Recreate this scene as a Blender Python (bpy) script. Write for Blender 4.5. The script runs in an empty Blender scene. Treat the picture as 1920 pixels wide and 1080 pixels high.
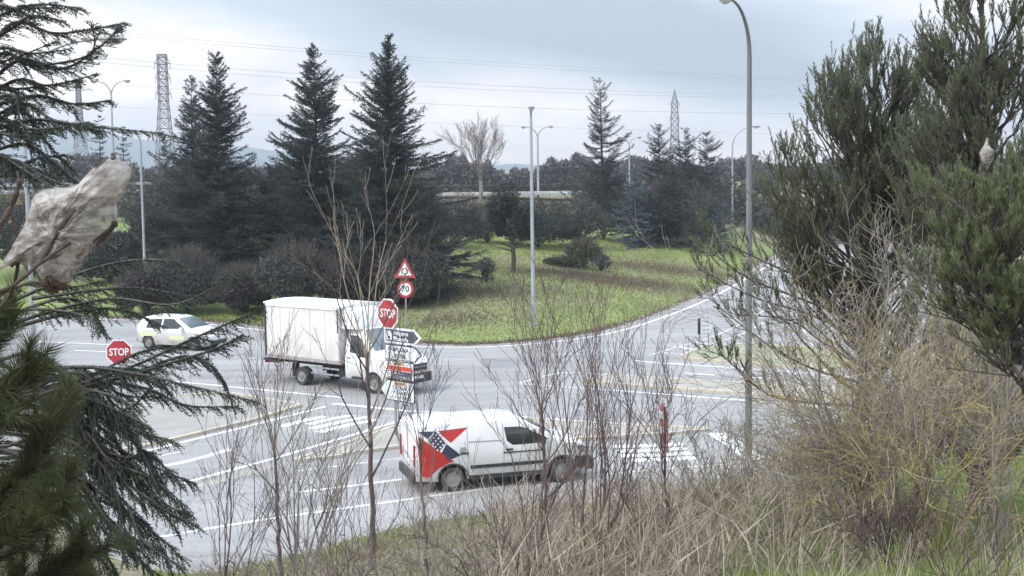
import bpy, bmesh, math, random
import numpy as np
from mathutils import Matrix, Vector
R = math.radians
rng = np.random.default_rng(7); random.seed(7)
scene = bpy.context.scene
col = scene.collection

# ------------------------------------------------------------------ camera
FPX = 2500.0; PITCH = R(5.1); ROLL = R(0.75); CAM = np.array([0.0, 0.0, 8.0])
Fv = np.array([0, math.cos(PITCH), -math.sin(PITCH)])
R0 = np.array([1.0, 0, 0]); U0 = np.array([0, math.sin(PITCH), math.cos(PITCH)])
Rv = math.cos(ROLL)*R0 - math.sin(ROLL)*U0
Uv = math.cos(ROLL)*U0 + math.sin(ROLL)*R0
cd = bpy.data.cameras.new('camera'); cam = bpy.data.objects.new('camera', cd); col.objects.link(cam)
cam.matrix_world = Matrix(((Rv[0], Uv[0], -Fv[0], 0), (Rv[1], Uv[1], -Fv[1], 0), (Rv[2], Uv[2], -Fv[2], 8.0), (0, 0, 0, 1)))
cd.sensor_width = 36; cd.lens = FPX/1920*36; cd.clip_start = 0.05; cd.clip_end = 12000
scene.camera = cam

# ------------------------------------------------------------------ world / sun / exposure
SUN_EL, SUN_AZ = R(48), R(-125)        # veiled by cloud, high behind the camera's left shoulder
w = bpy.data.worlds.new("World"); scene.world = w; w.use_nodes = True
nt = w.node_tree; N = nt.nodes; L = nt.links; N.clear()
def wn(t, **k):
    n = N.new(t)
    for a, b in k.items(): setattr(n, a, b)
    return n
def wmath(op, a, b=None, c=None, clamp=False):
    n = N.new('ShaderNodeMath'); n.operation = op; n.use_clamp = clamp
    for i, v in enumerate((a, b, c)):
        if v is None: continue
        if isinstance(v, (int, float)): n.inputs[i].default_value = v
        else: L.new(v, n.inputs[i])
    return n.outputs[0]
sky = wn('ShaderNodeTexSky', sky_type='NISHITA', sun_disc=False, sun_elevation=SUN_EL, sun_rotation=SUN_AZ)
tc = wn('ShaderNodeTexCoord'); sep = wn('ShaderNodeSeparateXYZ'); L.new(tc.outputs['Generated'], sep.inputs[0])
mp = wn('ShaderNodeMapping'); L.new(tc.outputs['Generated'], mp.inputs[0])
mp.inputs['Rotation'].default_value = (0, R(7), 0); mp.inputs['Scale'].default_value = (1, 1, 3.2)
n1 = wn('ShaderNodeTexNoise'); n1.inputs['Scale'].default_value = 3.6; n1.inputs['Detail'].default_value = 5; n1.inputs['Roughness'].default_value = .5; L.new(mp.outputs[0], n1.inputs[0])
n2 = wn('ShaderNodeTexNoise'); n2.inputs['Scale'].default_value = 11; n2.inputs['Detail'].default_value = 4; L.new(mp.outputs[0], n2.inputs[0])
def blob(px, py, ru, rv, k):
    """one bank of cloud in the direction (px,py): soft falloff around it"""
    u = (px-960)/FPX; v = (317-py)/FPX
    X = wmath('SUBTRACT', sep.outputs[0], u); Z = wmath('SUBTRACT', sep.outputs[2], v)
    Z = wmath('ADD', Z, wmath('MULTIPLY', X, .10))
    q = wmath('ADD', wmath('POWER', wmath('ABSOLUTE', wmath('DIVIDE', X, ru)), 2.0), wmath('POWER', wmath('ABSOLUTE', wmath('DIVIDE', Z, rv)), 2.0))
    q = wmath('ADD', q, wmath('MULTIPLY', wmath('SUBTRACT', n1.outputs[0], .5), 2.6))
    q = wmath('ADD', q, wmath('MULTIPLY', wmath('SUBTRACT', n2.outputs[0], .5), 1.2))
    q = wmath('EXPONENT', wmath('MULTIPLY', wmath('MAXIMUM', q, 0.0), -1.1))
    return wmath('MULTIPLY', q, k*.55)
dark = wmath('ADD', blob(1130, 55, .19, .036, 1.75), blob(1440, 165, .10, .020, 1.2))
dark = wmath('ADD', dark, wmath('ADD', blob(560, -30, .22, .022, .55), blob(250, 30, .12, .014, .15)))
front = wmath('GREATER_THAN', sep.outputs[1], 0.0); dark = wmath('MULTIPLY', dark, front)
base = wmath('ADD', wmath('MULTIPLY', wmath('SUBTRACT', n1.outputs[0], .5), 2.0), .06)
base = wmath('ADD', base, wmath('MULTIPLY', wmath('SUBTRACT', n2.outputs[0], .5), .55))
low = wmath('MULTIPLY', wmath('MAXIMUM', sep.outputs[2], 0.0), 2.0)     # bluer, greyer higher in the frame
fac = wmath('ADD', wmath('ADD', wmath('ADD', base, low), dark), .0, clamp=True)
cr = wn('ShaderNodeValToRGB'); L.new(fac, cr.inputs[0])
e = cr.color_ramp.elements; e[0].position = 0.0; e[0].color = (.71, .655, .605, 1); e[1].position = 1.0; e[1].color = (.19, .22, .26, 1)
for p, c_ in ((.16, (.55, .525, .515, 1)), (.36, (.42, .42, .435, 1)), (.65, (.26, .30, .35, 1))):
    q = cr.color_ramp.elements.new(p); q.color = c_
# overcast: the zenith is brighter than the horizon
zen = wmath('MULTIPLY', wmath('MAXIMUM', sep.outputs[2], 0.0), 5.2)
zen = wmath('ADD', zen, 1.0)
vm = wn('ShaderNodeVectorMath', operation='SCALE'); L.new(cr.outputs[0], vm.inputs[0]); L.new(zen, vm.inputs['Scale'])
bg1 = wn('ShaderNodeBackground'); bg1.inputs[1].default_value = .08; L.new(sky.outputs[0], bg1.inputs[0])
bg2 = wn('ShaderNodeBackground'); bg2.inputs[1].default_value = .72; L.new(vm.outputs[0], bg2.inputs[0])
ms = wn('ShaderNodeMixShader'); ms.inputs[0].default_value = .95; L.new(bg1.outputs[0], ms.inputs[1]); L.new(bg2.outputs[0], ms.inputs[2])
out = wn('ShaderNodeOutputWorld'); L.new(ms.outputs[0], out.inputs[0])
sd_ = bpy.data.lights.new('sun', 'SUN'); sd_.energy = 1.35; sd_.angle = R(22); sd_.color = (1, .94, .86)
so = bpy.data.objects.new('sun', sd_); col.objects.link(so)
so.rotation_euler = Vector((math.sin(SUN_AZ)*math.cos(SUN_EL), math.cos(SUN_AZ)*math.cos(SUN_EL), math.sin(SUN_EL))).to_track_quat('Z', 'Y').to_euler()
vs = scene.view_settings; vs.view_transform = 'Standard'; vs.look = 'None'; vs.exposure = 1.22; vs.gamma = 1
try: vs.use_curve_mapping = False
except Exception: pass
scene.cycles.max_bounces = 6; scene.cycles.transparent_max_bounces = 12
scene.cycles.volume_bounces = 0

# ------------------------------------------------------------------ pixel helpers
def ray(px, py):
    return Fv + Rv*((px-960)/FPX) - Uv*((py-540)/FPX)
def g(px, py, z=0.0):
    d = ray(px, py); t = (z-8.0)/d[2]; return CAM + d*t
def at(px, py, D):
    d = ray(px, py); return CAM + d*(D/d[1])

# ------------------------------------------------------------------ terrain functions
def poly_sd(x, y, P):
    """signed distance to a closed polygon, positive inside"""
    x = np.asarray(x, float); y = np.asarray(y, float)
    best = np.full(x.shape, 1e18); inside = np.zeros(x.shape, bool)
    n = len(P)
    for i in range(n):
        ax, ay = P[i]; bx, by = P[(i+1) % n]
        dx, dy = bx-ax, by-ay; l2 = dx*dx+dy*dy+1e-12
        t = np.clip(((x-ax)*dx+(y-ay)*dy)/l2, 0, 1)
        best = np.minimum(best, (x-ax-t*dx)**2+(y-ay-t*dy)**2)
        c = ((ay > y) != (by > y)); xi = (bx-ax)*(y-ay)/((by-ay) if by != ay else 1e-12)+ax
        inside ^= c & (x < xi)
    d = np.sqrt(best); return np.where(inside, d, -d)
def smooth_poly(pts, n=6):
    P = [np.array(p, float) for p in pts]; out = []
    for i in range(len(P)-1):
        p0 = P[max(i-1, 0)]; p1 = P[i]; p2 = P[i+1]; p3 = P[min(i+2, len(P)-1)]
        for k in range(n):
            t = k/n
            out.append(.5*((2*p1)+(-p0+p2)*t+(2*p0-5*p1+4*p2-p3)*t*t+(-p0+3*p1-3*p2+p3)*t**3))
    out.append(P[-1]); return out
hill_px = [(-500, 580), (-200, 584), (200, 594), (420, 604), (600, 624), (760, 640), (860, 645), (960, 641), (1080, 627), (1180, 602), (1300, 557), (1400, 505), (1470, 468), (1540, 441), (1680, 405)]
hill_edge = smooth_poly([g(*p)[:2] for p in hill_px])
HILL = [tuple(p) for p in hill_edge] + [(hill_edge[-1][0]+400, 700), (3000, 6000), (-6000, 6000), (-6000, 80)]
bank_px = [(-100, 850), (60, 930), (180, 1030), (330, 1075), (480, 1062), (700, 1002), (900, 966), (1100, 946), (1250, 926), (1400, 888), (1520, 850), (1640, 785), (1715, 700), (1740, 610), (1745, 530), (1770, 470), (1850, 430)]
bank_edge = smooth_poly([g(*p)[:2] for p in bank_px])
BANK = [tuple(p) for p in bank_edge] + [(700, 600), (6000, 600), (6000, -6000), (-6000, -6000), (-6000, 20)]
def smoothnoise(x, y, s, seed):
    r = np.random.default_rng(seed); z = 0
    for k in range(6):
        a = r.uniform(0, 6.28); f = r.uniform(.6, 1.6)/s; ph = r.uniform(0, 6.28)
        z = z + np.sin((x*math.cos(a)+y*math.sin(a))*f*6.28+ph)
    return z/6
def T(x, y):
    x = np.asarray(x, float); y = np.asarray(y, float)
    sh = poly_sd(x, y, HILL); sb = poly_sd(x, y, BANK)
    s = np.maximum(sh, 0)
    Ls = 28-17*np.clip((x-9)/12, 0, 1)
    hh = (4.1+.5*np.clip((x-9)/12, 0, 1))*(1-np.exp(-s/Ls)) + .012*np.minimum(s, 130)
    hh = hh + smoothnoise(x, y, 9, 1)*.12*np.clip(s/6, 0, 1) + smoothnoise(x, y, 30, 3)*.25*np.clip(s/30, 0, 1)
    s2 = np.maximum(sb, 0)
    hb = np.minimum(.235*s2, 6.2+.01*s2)
    hb = hb + smoothnoise(x, y, 2.5, 2)*.10*np.clip(s2/2, 0, 1)
    h = np.where(sh > 0, hh, np.where(sb > 0, hb, np.maximum(-.15*np.minimum(-sh, -sb), -.5)))
    return h
def Th(x, y): return float(T(np.array([x]), np.array([y]))[0])
def hit(px, py):
    """where the sight line meets the ground"""
    d = ray(px, py); t = np.arange(4, 400, .25)
    P = CAM[None]+d[None]*t[:, None]; h = np.maximum(T(P[:, 0], P[:, 1]), 0)
    k = np.argmax(P[:, 2] < h); p = P[k]; return np.array([p[0], p[1], max(Th(p[0], p[1]), 0)])
def on(px, D):
    """ground point on the column px at distance D"""
    p = at(px, 500, D); x = p[0]; return np.array([x, D, max(Th(x, D), 0)])

# ------------------------------------------------------------------ materials
def mat(name, c, rough=.8, metal=0, c2=None, scale=6, detail=4, bump=0, bscale=None, spec=None, island=None, transl=0, alpha=None, stretch=None, coat=0):
    m = bpy.data.materials.new(name); m.use_nodes = True
    n = m.node_tree.nodes; l = m.node_tree.links; b = n['Principled BSDF']
    b.inputs['Base Color'].default_value = (*c, 1); b.inputs['Roughness'].default_value = rough; b.inputs['Metallic'].default_value = metal
    if spec is not None: b.inputs['Specular IOR Level'].default_value = spec
    if coat: b.inputs['Coat Weight'].default_value = coat; b.inputs['Coat Roughness'].default_value = .08
    colout = None
    tcn = n.new('ShaderNodeTexCoord'); vec = tcn.outputs['Object']
    if stretch:
        mpn = n.new('ShaderNodeMapping'); mpn.inputs['Scale'].default_value = stretch; l.new(vec, mpn.inputs[0]); vec = mpn.outputs[0]
    if c2 is not None:
        tx = n.new('ShaderNodeTexNoise'); tx.inputs['Scale'].default_value = scale; tx.inputs['Detail'].default_value = detail; l.new(vec, tx.inputs[0])
        rp = n.new('ShaderNodeValToRGB'); rp.color_ramp.elements[0].position = .35; rp.color_ramp.elements[1].position = .65
        rp.color_ramp.elements[0].color = (*c, 1); rp.color_ramp.elements[1].color = (*c2, 1)
        l.new(tx.outputs[0], rp.inputs[0]); colout = rp.outputs[0]
    if island is not None:
        gi = n.new('ShaderNodeNewGeometry'); rp2 = n.new('ShaderNodeValToRGB')
        els = rp2.color_ramp.elements; cs = island
        els[0].color = (*cs[0], 1); els[1].color = (*cs[-1], 1)
        for i, cc in enumerate(cs[1:-1]):
            q = els.new((i+1)/(len(cs)-1)); q.color = (*cc, 1)
        l.new(gi.outputs['Random Per Island'], rp2.inputs[0])
        if colout is None: colout = rp2.outputs[0]
        else:
            mx = n.new('ShaderNodeMix'); mx.data_type = 'RGBA'; mx.inputs[0].default_value = .6
            l.new(colout, mx.inputs[6]); l.new(rp2.outputs[0], mx.inputs[7]); colout = mx.outputs[2]
    if colout is not None: l.new(colout, b.inputs['Base Color'])
    if bump:
        tb = n.new('ShaderNodeTexNoise'); tb.inputs['Scale'].default_value = bscale or scale*6; tb.inputs['Detail'].default_value = 3; l.new(vec, tb.inputs[0])
        bp = n.new('ShaderNodeBump'); bp.inputs['Strength'].default_value = bump; bp.inputs['Distance'].default_value = .05
        l.new(tb.outputs[0], bp.inputs['Height']); l.new(bp.outputs[0], b.inputs['Normal'])
    if transl:
        o = n['Material Output']; t = n.new('ShaderNodeBsdfTranslucent'); mxs = n.new('ShaderNodeMixShader'); mxs.inputs[0].default_value = transl
        if colout is not None: l.new(colout, t.inputs[0])
        else: t.inputs[0].default_value = (*c, 1)
        l.new(b.outputs[0], mxs.inputs[1]); l.new(t.outputs[0], mxs.inputs[2]); l.new(mxs.outputs[0], o.inputs[0])
    return m
M = {}
M['white_paint'] = mat('white_paint', (.80, .80, .80), .28, c2=(.70, .70, .69), scale=1.5, coat=.3)
M['box_white'] = mat('box_panel_white', (.72, .70, .68), .5, c2=(.62, .60, .58), scale=1.1)
M['box_top'] = mat('box_roof_white', (.82, .81, .80), .45, c2=(.74, .73, .72), scale=1.4)
M['box_trim'] = mat('box_trim_grey', (.42, .41, .42), .45, metal=.3, c2=(.33, .32, .33), scale=4)
M['black_plastic'] = mat('black_plastic', (.025, .025, .028), .55, c2=(.05, .048, .046), scale=7)
M['rubber'] = mat('tyre_rubber', (.03, .03, .03), .8, c2=(.055, .052, .05), scale=9)
M['rim'] = mat('wheel_rim_grey', (.45, .45, .46), .35, metal=.7, c2=(.3, .29, .29), scale=8)
M['glass_dark'] = mat('vehicle_glass', (.018, .022, .025), .06, spec=.8, c2=(.035, .038, .04), scale=3)
M['glass_sky'] = mat('windscreen_glass', (.16, .19, .20), .08, spec=1.0, c2=(.10, .13, .14), scale=1.6)
M['red_print'] = mat('red_print', (.52, .035, .03), .35, c2=(.42, .03, .03), scale=4)
M['navy_print'] = mat('navy_print', (.03, .035, .075), .35, c2=(.045, .05, .09), scale=4)
M['dots_print'] = mat('white_print', (.8, .8, .8), .4)
M['lamp_lens'] = mat('headlight_lens', (.35, .36, .38), .1, spec=.9, c2=(.12, .12, .13), scale=14)
M['red_lens'] = mat('red_lens', (.35, .02, .02), .2)
M['orange_lens'] = mat('orange_lens', (.7, .25, .04), .25)
M['lime_print'] = mat('lime_panel', (.64, .70, .42), .4)
M['plate'] = mat('plate_white', (.75, .75, .75), .4, c2=(.6, .6, .6), scale=20)
M['sign_red'] = mat('sign_red', (.36, .018, .025), .35, c2=(.46, .05, .06), scale=2.5)
M['sign_white'] = mat('sign_white', (.78, .79, .80), .35, c2=(.70, .72, .74), scale=3)
M['sign_blue_white'] = mat('sign_pale', (.62, .68, .72), .3, c2=(.72, .76, .79), scale=2)
M['sign_black'] = mat('sign_black', (.022, .022, .035), .4)
M['sign_navy'] = mat('sign_navy', (.06, .06, .10), .4, c2=(.09, .09, .13), scale=3)
M['sign_orange'] = mat('sign_orange', (.55, .28, .05), .4)
M['sign_scarlet'] = mat('sign_scarlet', (.60, .07, .04), .4)
M['galv'] = mat('galvanised_steel', (.36, .38, .40), .45, metal=.4, c2=(.28, .30, .32), scale=3, stretch=(1, 1, .2))
M['lamp_steel'] = mat('lamp_post_steel', (.40, .44, .47), .5, metal=.25, c2=(.31, .34, .37), scale=2.5, stretch=(1, 1, .25), bump=.1)
M['lamp_steel_dark'] = mat('lamp_post_weathered', (.14, .15, .165), .6, metal=.1, c2=(.20, .205, .215), scale=2.2, stretch=(2, 2, .3), bump=.15)
M['lamp_head'] = mat('lamp_head_grey', (.30, .30, .31), .5, c2=(.22, .22, .23), scale=6)
M['lamp_glass'] = mat('lamp_glass', (.62, .62, .62), .2, c2=(.5, .5, .5), scale=5)
M['pylon'] = mat('pylon_steel_hazed', (.27, .26, .28), .6, metal=.2, c2=(.16, .16, .18), scale=1)  # steel made paler, haze over distance put into the base colour
M['wire'] = mat('wire', (.40, .40, .43), .6)
M['yellow'] = mat('bridge_yellow', (.50, .41, .10), .6, c2=(.40, .34, .12), scale=.8, detail=6)
M['concrete'] = mat('concrete', (.36, .35, .34), .85, c2=(.27, .26, .26), scale=1.2, detail=6, bump=.2)
M['gutter'] = mat('gutter_concrete', (.34, .32, .31), .9, c2=(.22, .20, .185), scale=1.6, detail=8, bump=.3)
M['kerb_pale'] = mat('kerb_pale', (.52, .47, .40), .8, c2=(.38, .34, .30), scale=2, bump=.2)
M['kerb_yellow'] = mat('kerb_yellow', (.54, .48, .35), .8, c2=(.44, .39, .31), scale=2, bump=.2)
M['kerb_dark'] = mat('kerb_red_brown', (.22, .12, .10), .85, c2=(.15, .10, .09), scale=2, bump=.2)
M['sand'] = mat('island_sandy_paving', (.37, .34, .30), .9, c2=(.30, .28, .255), scale=1.1, detail=8, bump=.3)
M['pale_turf'] = mat('island_thin_turf', (.22, .25, .14), .95, c2=(.33, .31, .24), scale=1.4, detail=7, bump=.4)
M['paint'] = mat('road_paint', (.86, .85, .83), .7, c2=(.60, .59, .57), scale=3.2, detail=10)
M['paint_worn'] = mat('road_paint_worn', (.66, .64, .60), .8, c2=(.38, .37, .36), scale=1.8, detail=8)
M['trunk_dark'] = mat('bark_dark', (.055, .048, .045), .9, c2=(.10, .09, .085), scale=9, bump=.5)
M['trunk_grey'] = mat('bark_grey', (.16, .14, .125), .9, c2=(.26, .235, .20), scale=14, bump=.4)
M['bark_brown'] = mat('bark_brown', (.045, .032, .026), .9, c2=(.10, .072, .058), scale=18, bump=.4)
M['twig_purple'] = mat('twig_purple_brown', (.085, .06, .058), .8, c2=(.135, .10, .092), scale=8)
M['twig_grey'] = mat('twig_grey', (.15, .13, .115), .85, c2=(.29, .26, .22), scale=5)
M['twig_pale'] = mat('twig_pale', (.30, .25, .19), .85, c2=(.20, .16, .13), scale=5)
M['twig_far'] = mat('twig_far', (.20, .16, .15), .9, c2=(.15, .125, .12), scale=1)
M['lichen'] = mat('lichen_twig', (.40, .29, .08), .9, c2=(.24, .21, .16), scale=1.2, island=[(.20, .18, .15), (.34, .29, .10), (.16, .15, .13), (.40, .32, .08), (.13, .12, .105)])
def fol(name, a, b, c, tr=.25, sc=.6): return mat(name, a, .65, c2=b, scale=sc, island=[a, b, c], transl=tr, spec=.3)
M['cedar_far'] = fol('cedar_needles_far', (.034, .045, .042), (.055, .068, .061), (.095, .108, .094), .25)
M['cedar_grey'] = fol('cedar_needles_grey', (.060, .070, .064), (.085, .095, .086), (.13, .14, .125), .25)
M['spruce_blue'] = fol('blue_spruce_needles', (.075, .105, .115), (.10, .14, .155), (.15, .19, .20), .15)
M['pine_dark'] = fol('pine_needles_dark', (.030, .042, .028), (.050, .065, .038), (.075, .085, .05), .2)
M['pine_mid'] = fol('pine_needles_mid', (.115, .14, .08), (.17, .195, .115), (.27, .29, .18), .38, 1.5)
M['pine_light'] = fol('pine_needles_light', (.12, .15, .07), (.20, .235, .115), (.32, .35, .21), .35, 3)
M['pine_olive'] = fol('pine_needles_olive', (.048, .060, .026), (.078, .092, .040), (.16, .16, .085), .35, 3)
M['cedar_near'] = fol('cedar_needles_near', (.024, .038, .028), (.042, .060, .040), (.085, .105, .072), .2, 3)
M['bush_dark'] = fol('bush_leaves_dark', (.050, .050, .048), (.075, .072, .066), (.115, .105, .095), .2)
M['bush_brown'] = fol('bush_leaves_brown', (.075, .066, .058), (.10, .09, .078), (.135, .12, .10), .15)
M['bush_olive'] = fol('bush_leaves_olive', (.07, .08, .035), (.10, .11, .05), (.14, .14, .07), .15)
M['wood_far'] = fol('far_wood', (.075, .072, .075), (.095, .088, .09), (.125, .11, .108), .1, .05)
M['grass_blade'] = fol('grass_blades', (.17, .26, .05), (.28, .37, .09), (.44, .46, .22), .3, .25)
M['grass_far'] = fol('hill_grass_blades', (.18, .225, .06), (.26, .295, .085), (.34, .345, .15), .35, .12)
M['dry'] = fol('dry_stalks', (.19, .155, .12), (.42, .36, .28), (.72, .66, .55), .2, 1)
M['dry_grey'] = fol('dry_brush', (.11, .09, .075), (.24, .20, .165), (.46, .41, .35), .15, 1)

def add_grime(m, z0, z1, amt=.8):
    n = m.node_tree.nodes; l = m.node_tree.links; b = n['Principled BSDF']; src = b.inputs['Base Color'].links[0].from_socket
    tc = n.new('ShaderNodeTexCoord'); sp = n.new('ShaderNodeSeparateXYZ'); l.new(tc.outputs['Object'], sp.inputs[0])
    mr = n.new('ShaderNodeMapRange'); mr.inputs[1].default_value = z1; mr.inputs[2].default_value = z0; l.new(sp.outputs[2], mr.inputs[0])
    t = n.new('ShaderNodeTexNoise'); t.inputs['Scale'].default_value = 2.3; t.inputs['Detail'].default_value = 7; l.new(tc.outputs['Object'], t.inputs[0])
    a = n.new('ShaderNodeMath'); a.operation = 'MULTIPLY'; l.new(mr.outputs[0], a.inputs[0]); l.new(t.outputs[0], a.inputs[1])
    c = n.new('ShaderNodeMath'); c.operation = 'MULTIPLY'; c.use_clamp = True; c.inputs[1].default_value = amt*2; l.new(a.outputs[0], c.inputs[0])
    x = n.new('ShaderNodeMix'); x.data_type = 'RGBA'; l.new(c.outputs[0], x.inputs[0]); l.new(src, x.inputs[6]); x.inputs[7].default_value = (.27, .245, .22, 1); l.new(x.outputs[2], b.inputs['Base Color'])
add_grime(M['white_paint'], .25, 1.05); add_grime(M['box_white'], .9, 1.9, .28)
def ground_mat():
    m = bpy.data.materials.new('ground_turf'); m.use_nodes = True
    n = m.node_tree.nodes; l = m.node_tree.links; b = n['Principled BSDF']; b.inputs['Roughness'].default_value = .95; b.inputs['Specular IOR Level'].default_value = .15
    tc = n.new('ShaderNodeTexCoord')
    def noise(s, d=5, st=None):
        t = n.new('ShaderNodeTexNoise'); t.inputs['Scale'].default_value = s; t.inputs['Detail'].default_value = d
        v = tc.outputs['Object']
        if st:
            mpn = n.new('ShaderNodeMapping'); mpn.inputs['Scale'].default_value = st; l.new(v, mpn.inputs[0]); v = mpn.outputs[0]
        l.new(v, t.inputs[0]); return t.outputs[0]
    def ramp(f, a, bb, p0, p1):
        r = n.new('ShaderNodeValToRGB'); r.color_ramp.elements[0].color = (*a, 1); r.color_ramp.elements[1].color = (*bb, 1)
        r.color_ramp.elements[0].position = p0; r.color_ramp.elements[1].position = p1; l.new(f, r.inputs[0]); return r.outputs[0]
    def mix(f, a, bb):
        x = n.new('ShaderNodeMix'); x.data_type = 'RGBA'; l.new(f, x.inputs[0]); l.new(a, x.inputs[6]); l.new(bb, x.inputs[7]); return x.outputs[2]
    ga = ramp(noise(.35, 6, (1, .5, 1)), (.14, .20, .055), (.24, .30, .10), .35, .65)
    gb = ramp(noise(2.2, 8), (.15, .125, .085), (.25, .205, .155), .35, .65)
    patch = ramp(noise(.085, 5, (1, .8, 1)), (0, 0, 0), (.7, .7, .7), .54, .66)
    fine = ramp(noise(3.5, 6), (0, 0, 0), (.75, .75, .75), .48, .7)
    c1 = mix(patch, ga, gb); c2 = mix(fine, c1, gb)
    at_ = n.new('ShaderNodeAttribute'); at_.attribute_name = 'worn'
    c3 = mix(at_.outputs['Fac'], c2, gb)
    l.new(c3, b.inputs['Base Color'])
    bp = n.new('ShaderNodeBump'); bp.inputs['Strength'].default_value = .7; bp.inputs['Distance'].default_value = .15
    l.new(noise(3, 8), bp.inputs['Height']); l.new(bp.outputs[0], b.inputs['Normal'])
    return m
M['ground'] = ground_mat()
def asphalt_mat():
    m = bpy.data.materials.new('worn_asphalt'); m.use_nodes = True
    n = m.node_tree.nodes; l = m.node_tree.links; b = n['Principled BSDF']; b.inputs['Roughness'].default_value = .85; b.inputs['Specular IOR Level'].default_value = .3
    tc = n.new('ShaderNodeTexCoord')
    def noise(s, d, st=(1, 1, 1)):
        mpn = n.new('ShaderNodeMapping'); mpn.inputs['Scale'].default_value = st; l.new(tc.outputs['Object'], mpn.inputs[0])
        t = n.new('ShaderNodeTexNoise'); t.inputs['Scale'].default_value = s; t.inputs['Detail'].default_value = d; l.new(mpn.outputs[0], t.inputs[0]); return t.outputs[0]
    def ramp(f, a, bb, p0, p1):
        r = n.new('ShaderNodeValToRGB'); r.color_ramp.elements[0].color = (*a, 1); r.color_ramp.elements[1].color = (*bb, 1)
        r.color_ramp.elements[0].position = p0; r.color_ramp.elements[1].position = p1; l.new(f, r.inputs[0]); return r.outputs[0]
    def mul(a, bb):
        x = n.new('ShaderNodeMix'); x.data_type = 'RGBA'; x.blend_type = 'MULTIPLY'; x.inputs[0].default_value = 1; l.new(a, x.inputs[6]); l.new(bb, x.inputs[7]); return x.outputs[2]
    a = ramp(noise(.10, 5, (1, 2.2, 1)), (.275, .270, .267), (.350, .344, .340), .35, .65)
    f = ramp(noise(14, 6), (.78, .78, .78), (1.16, 1.16, 1.16), .3, .7)
    st = ramp(noise(.8, 6, (.25, 1.6, 1)), (.82, .82, .82), (1.05, 1.05, 1.05), .3, .7)
    v = n.new('ShaderNodeTexVoronoi'); v.feature = 'DISTANCE_TO_EDGE'; v.inputs['Scale'].default_value = .16
    mpn = n.new('ShaderNodeMapping'); l.new(tc.outputs['Object'], mpn.inputs[0])
    dn = n.new('ShaderNodeTexNoise'); dn.inputs['Scale'].default_value = .7; dn.inputs['Detail'].default_value = 5; l.new(tc.outputs['Object'], dn.inputs[0])
    va = n.new('ShaderNodeVectorMath'); va.operation = 'MULTIPLY_ADD'; va.inputs[1].default_value = (2.5, 2.5, 0); l.new(dn.outputs['Color'], va.inputs[0]); l.new(mpn.outputs[0], va.inputs[2]); l.new(va.outputs[0], v.inputs[0])
    ck = ramp(v.outputs['Distance'], (.72, .72, .72), (1, 1, 1), .002, .006)
    l.new(mul(mul(mul(a, f), st), ck), b.inputs['Base Color'])
    bp = n.new('ShaderNodeBump'); bp.inputs['Strength'].default_value = .25; bp.inputs['Distance'].default_value = .02
    l.new(noise(40, 4), bp.inputs['Height']); l.new(bp.outputs[0], b.inputs['Normal'])
    return m
M['asphalt'] = asphalt_mat()
# silk: thin pale webbing, part see-through
def silk_mat():
    m = bpy.data.materials.new('silk_web'); m.use_nodes = True
    n = m.node_tree.nodes; l = m.node_tree.links; b = n['Principled BSDF']; o = n['Material Output']
    tc = n.new('ShaderNodeTexCoord'); mpn = n.new('ShaderNodeMapping'); mpn.inputs['Rotation'].default_value = (0, R(-42), 0); mpn.inputs['Scale'].default_value = (1, 1, 2.6)
    l.new(tc.outputs['Object'], mpn.inputs[0])
    t = n.new('ShaderNodeTexNoise'); t.inputs['Scale'].default_value = 11; t.inputs['Detail'].default_value = 9; t.inputs['Roughness'].default_value = .62; t.inputs['Distortion'].default_value = 1.2; l.new(mpn.outputs[0], t.inputs[0])
    r = n.new('ShaderNodeValToRGB'); r.color_ramp.elements[0].color = (.17, .13, .11, 1); r.color_ramp.elements[1].color = (.70, .66, .62, 1); r.color_ramp.elements[0].position = .36; r.color_ramp.elements[1].position = .60
    l.new(t.outputs[0], r.inputs[0]); l.new(r.outputs[0], b.inputs['Base Color']); b.inputs['Roughness'].default_value = .5
    tr = n.new('ShaderNodeBsdfTranslucent'); l.new(r.outputs[0], tr.inputs[0])
    a1 = n.new('ShaderNodeMixShader'); a1.inputs[0].default_value = .35; l.new(b.outputs[0], a1.inputs[1]); l.new(tr.outputs[0], a1.inputs[2])
    t2 = n.new('ShaderNodeTexNoise'); t2.inputs['Scale'].default_value = 13; t2.inputs['Detail'].default_value = 4; l.new(tc.outputs['Object'], t2.inputs[0])
    r2 = n.new('ShaderNodeMapRange'); r2.inputs[1].default_value = .38; r2.inputs[2].default_value = .66; r2.inputs[3].default_value = .08; r2.inputs[4].default_value = .72; l.new(t2.outputs[0], r2.inputs[0])
    tp = n.new('ShaderNodeBsdfTransparent'); a2 = n.new('ShaderNodeMixShader'); l.new(r2.outputs[0], a2.inputs[0]); l.new(a1.outputs[0], a2.inputs[1]); l.new(tp.outputs[0], a2.inputs[2])
    bp = n.new('ShaderNodeBump'); bp.inputs['Strength'].default_value = .6; bp.inputs['Distance'].default_value = .006; l.new(t.outputs[0], bp.inputs['Height']); l.new(bp.outputs[0], b.inputs['Normal'])
    l.new(a2.outputs[0], o.inputs[0]); return m
M['silk'] = silk_mat()

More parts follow.
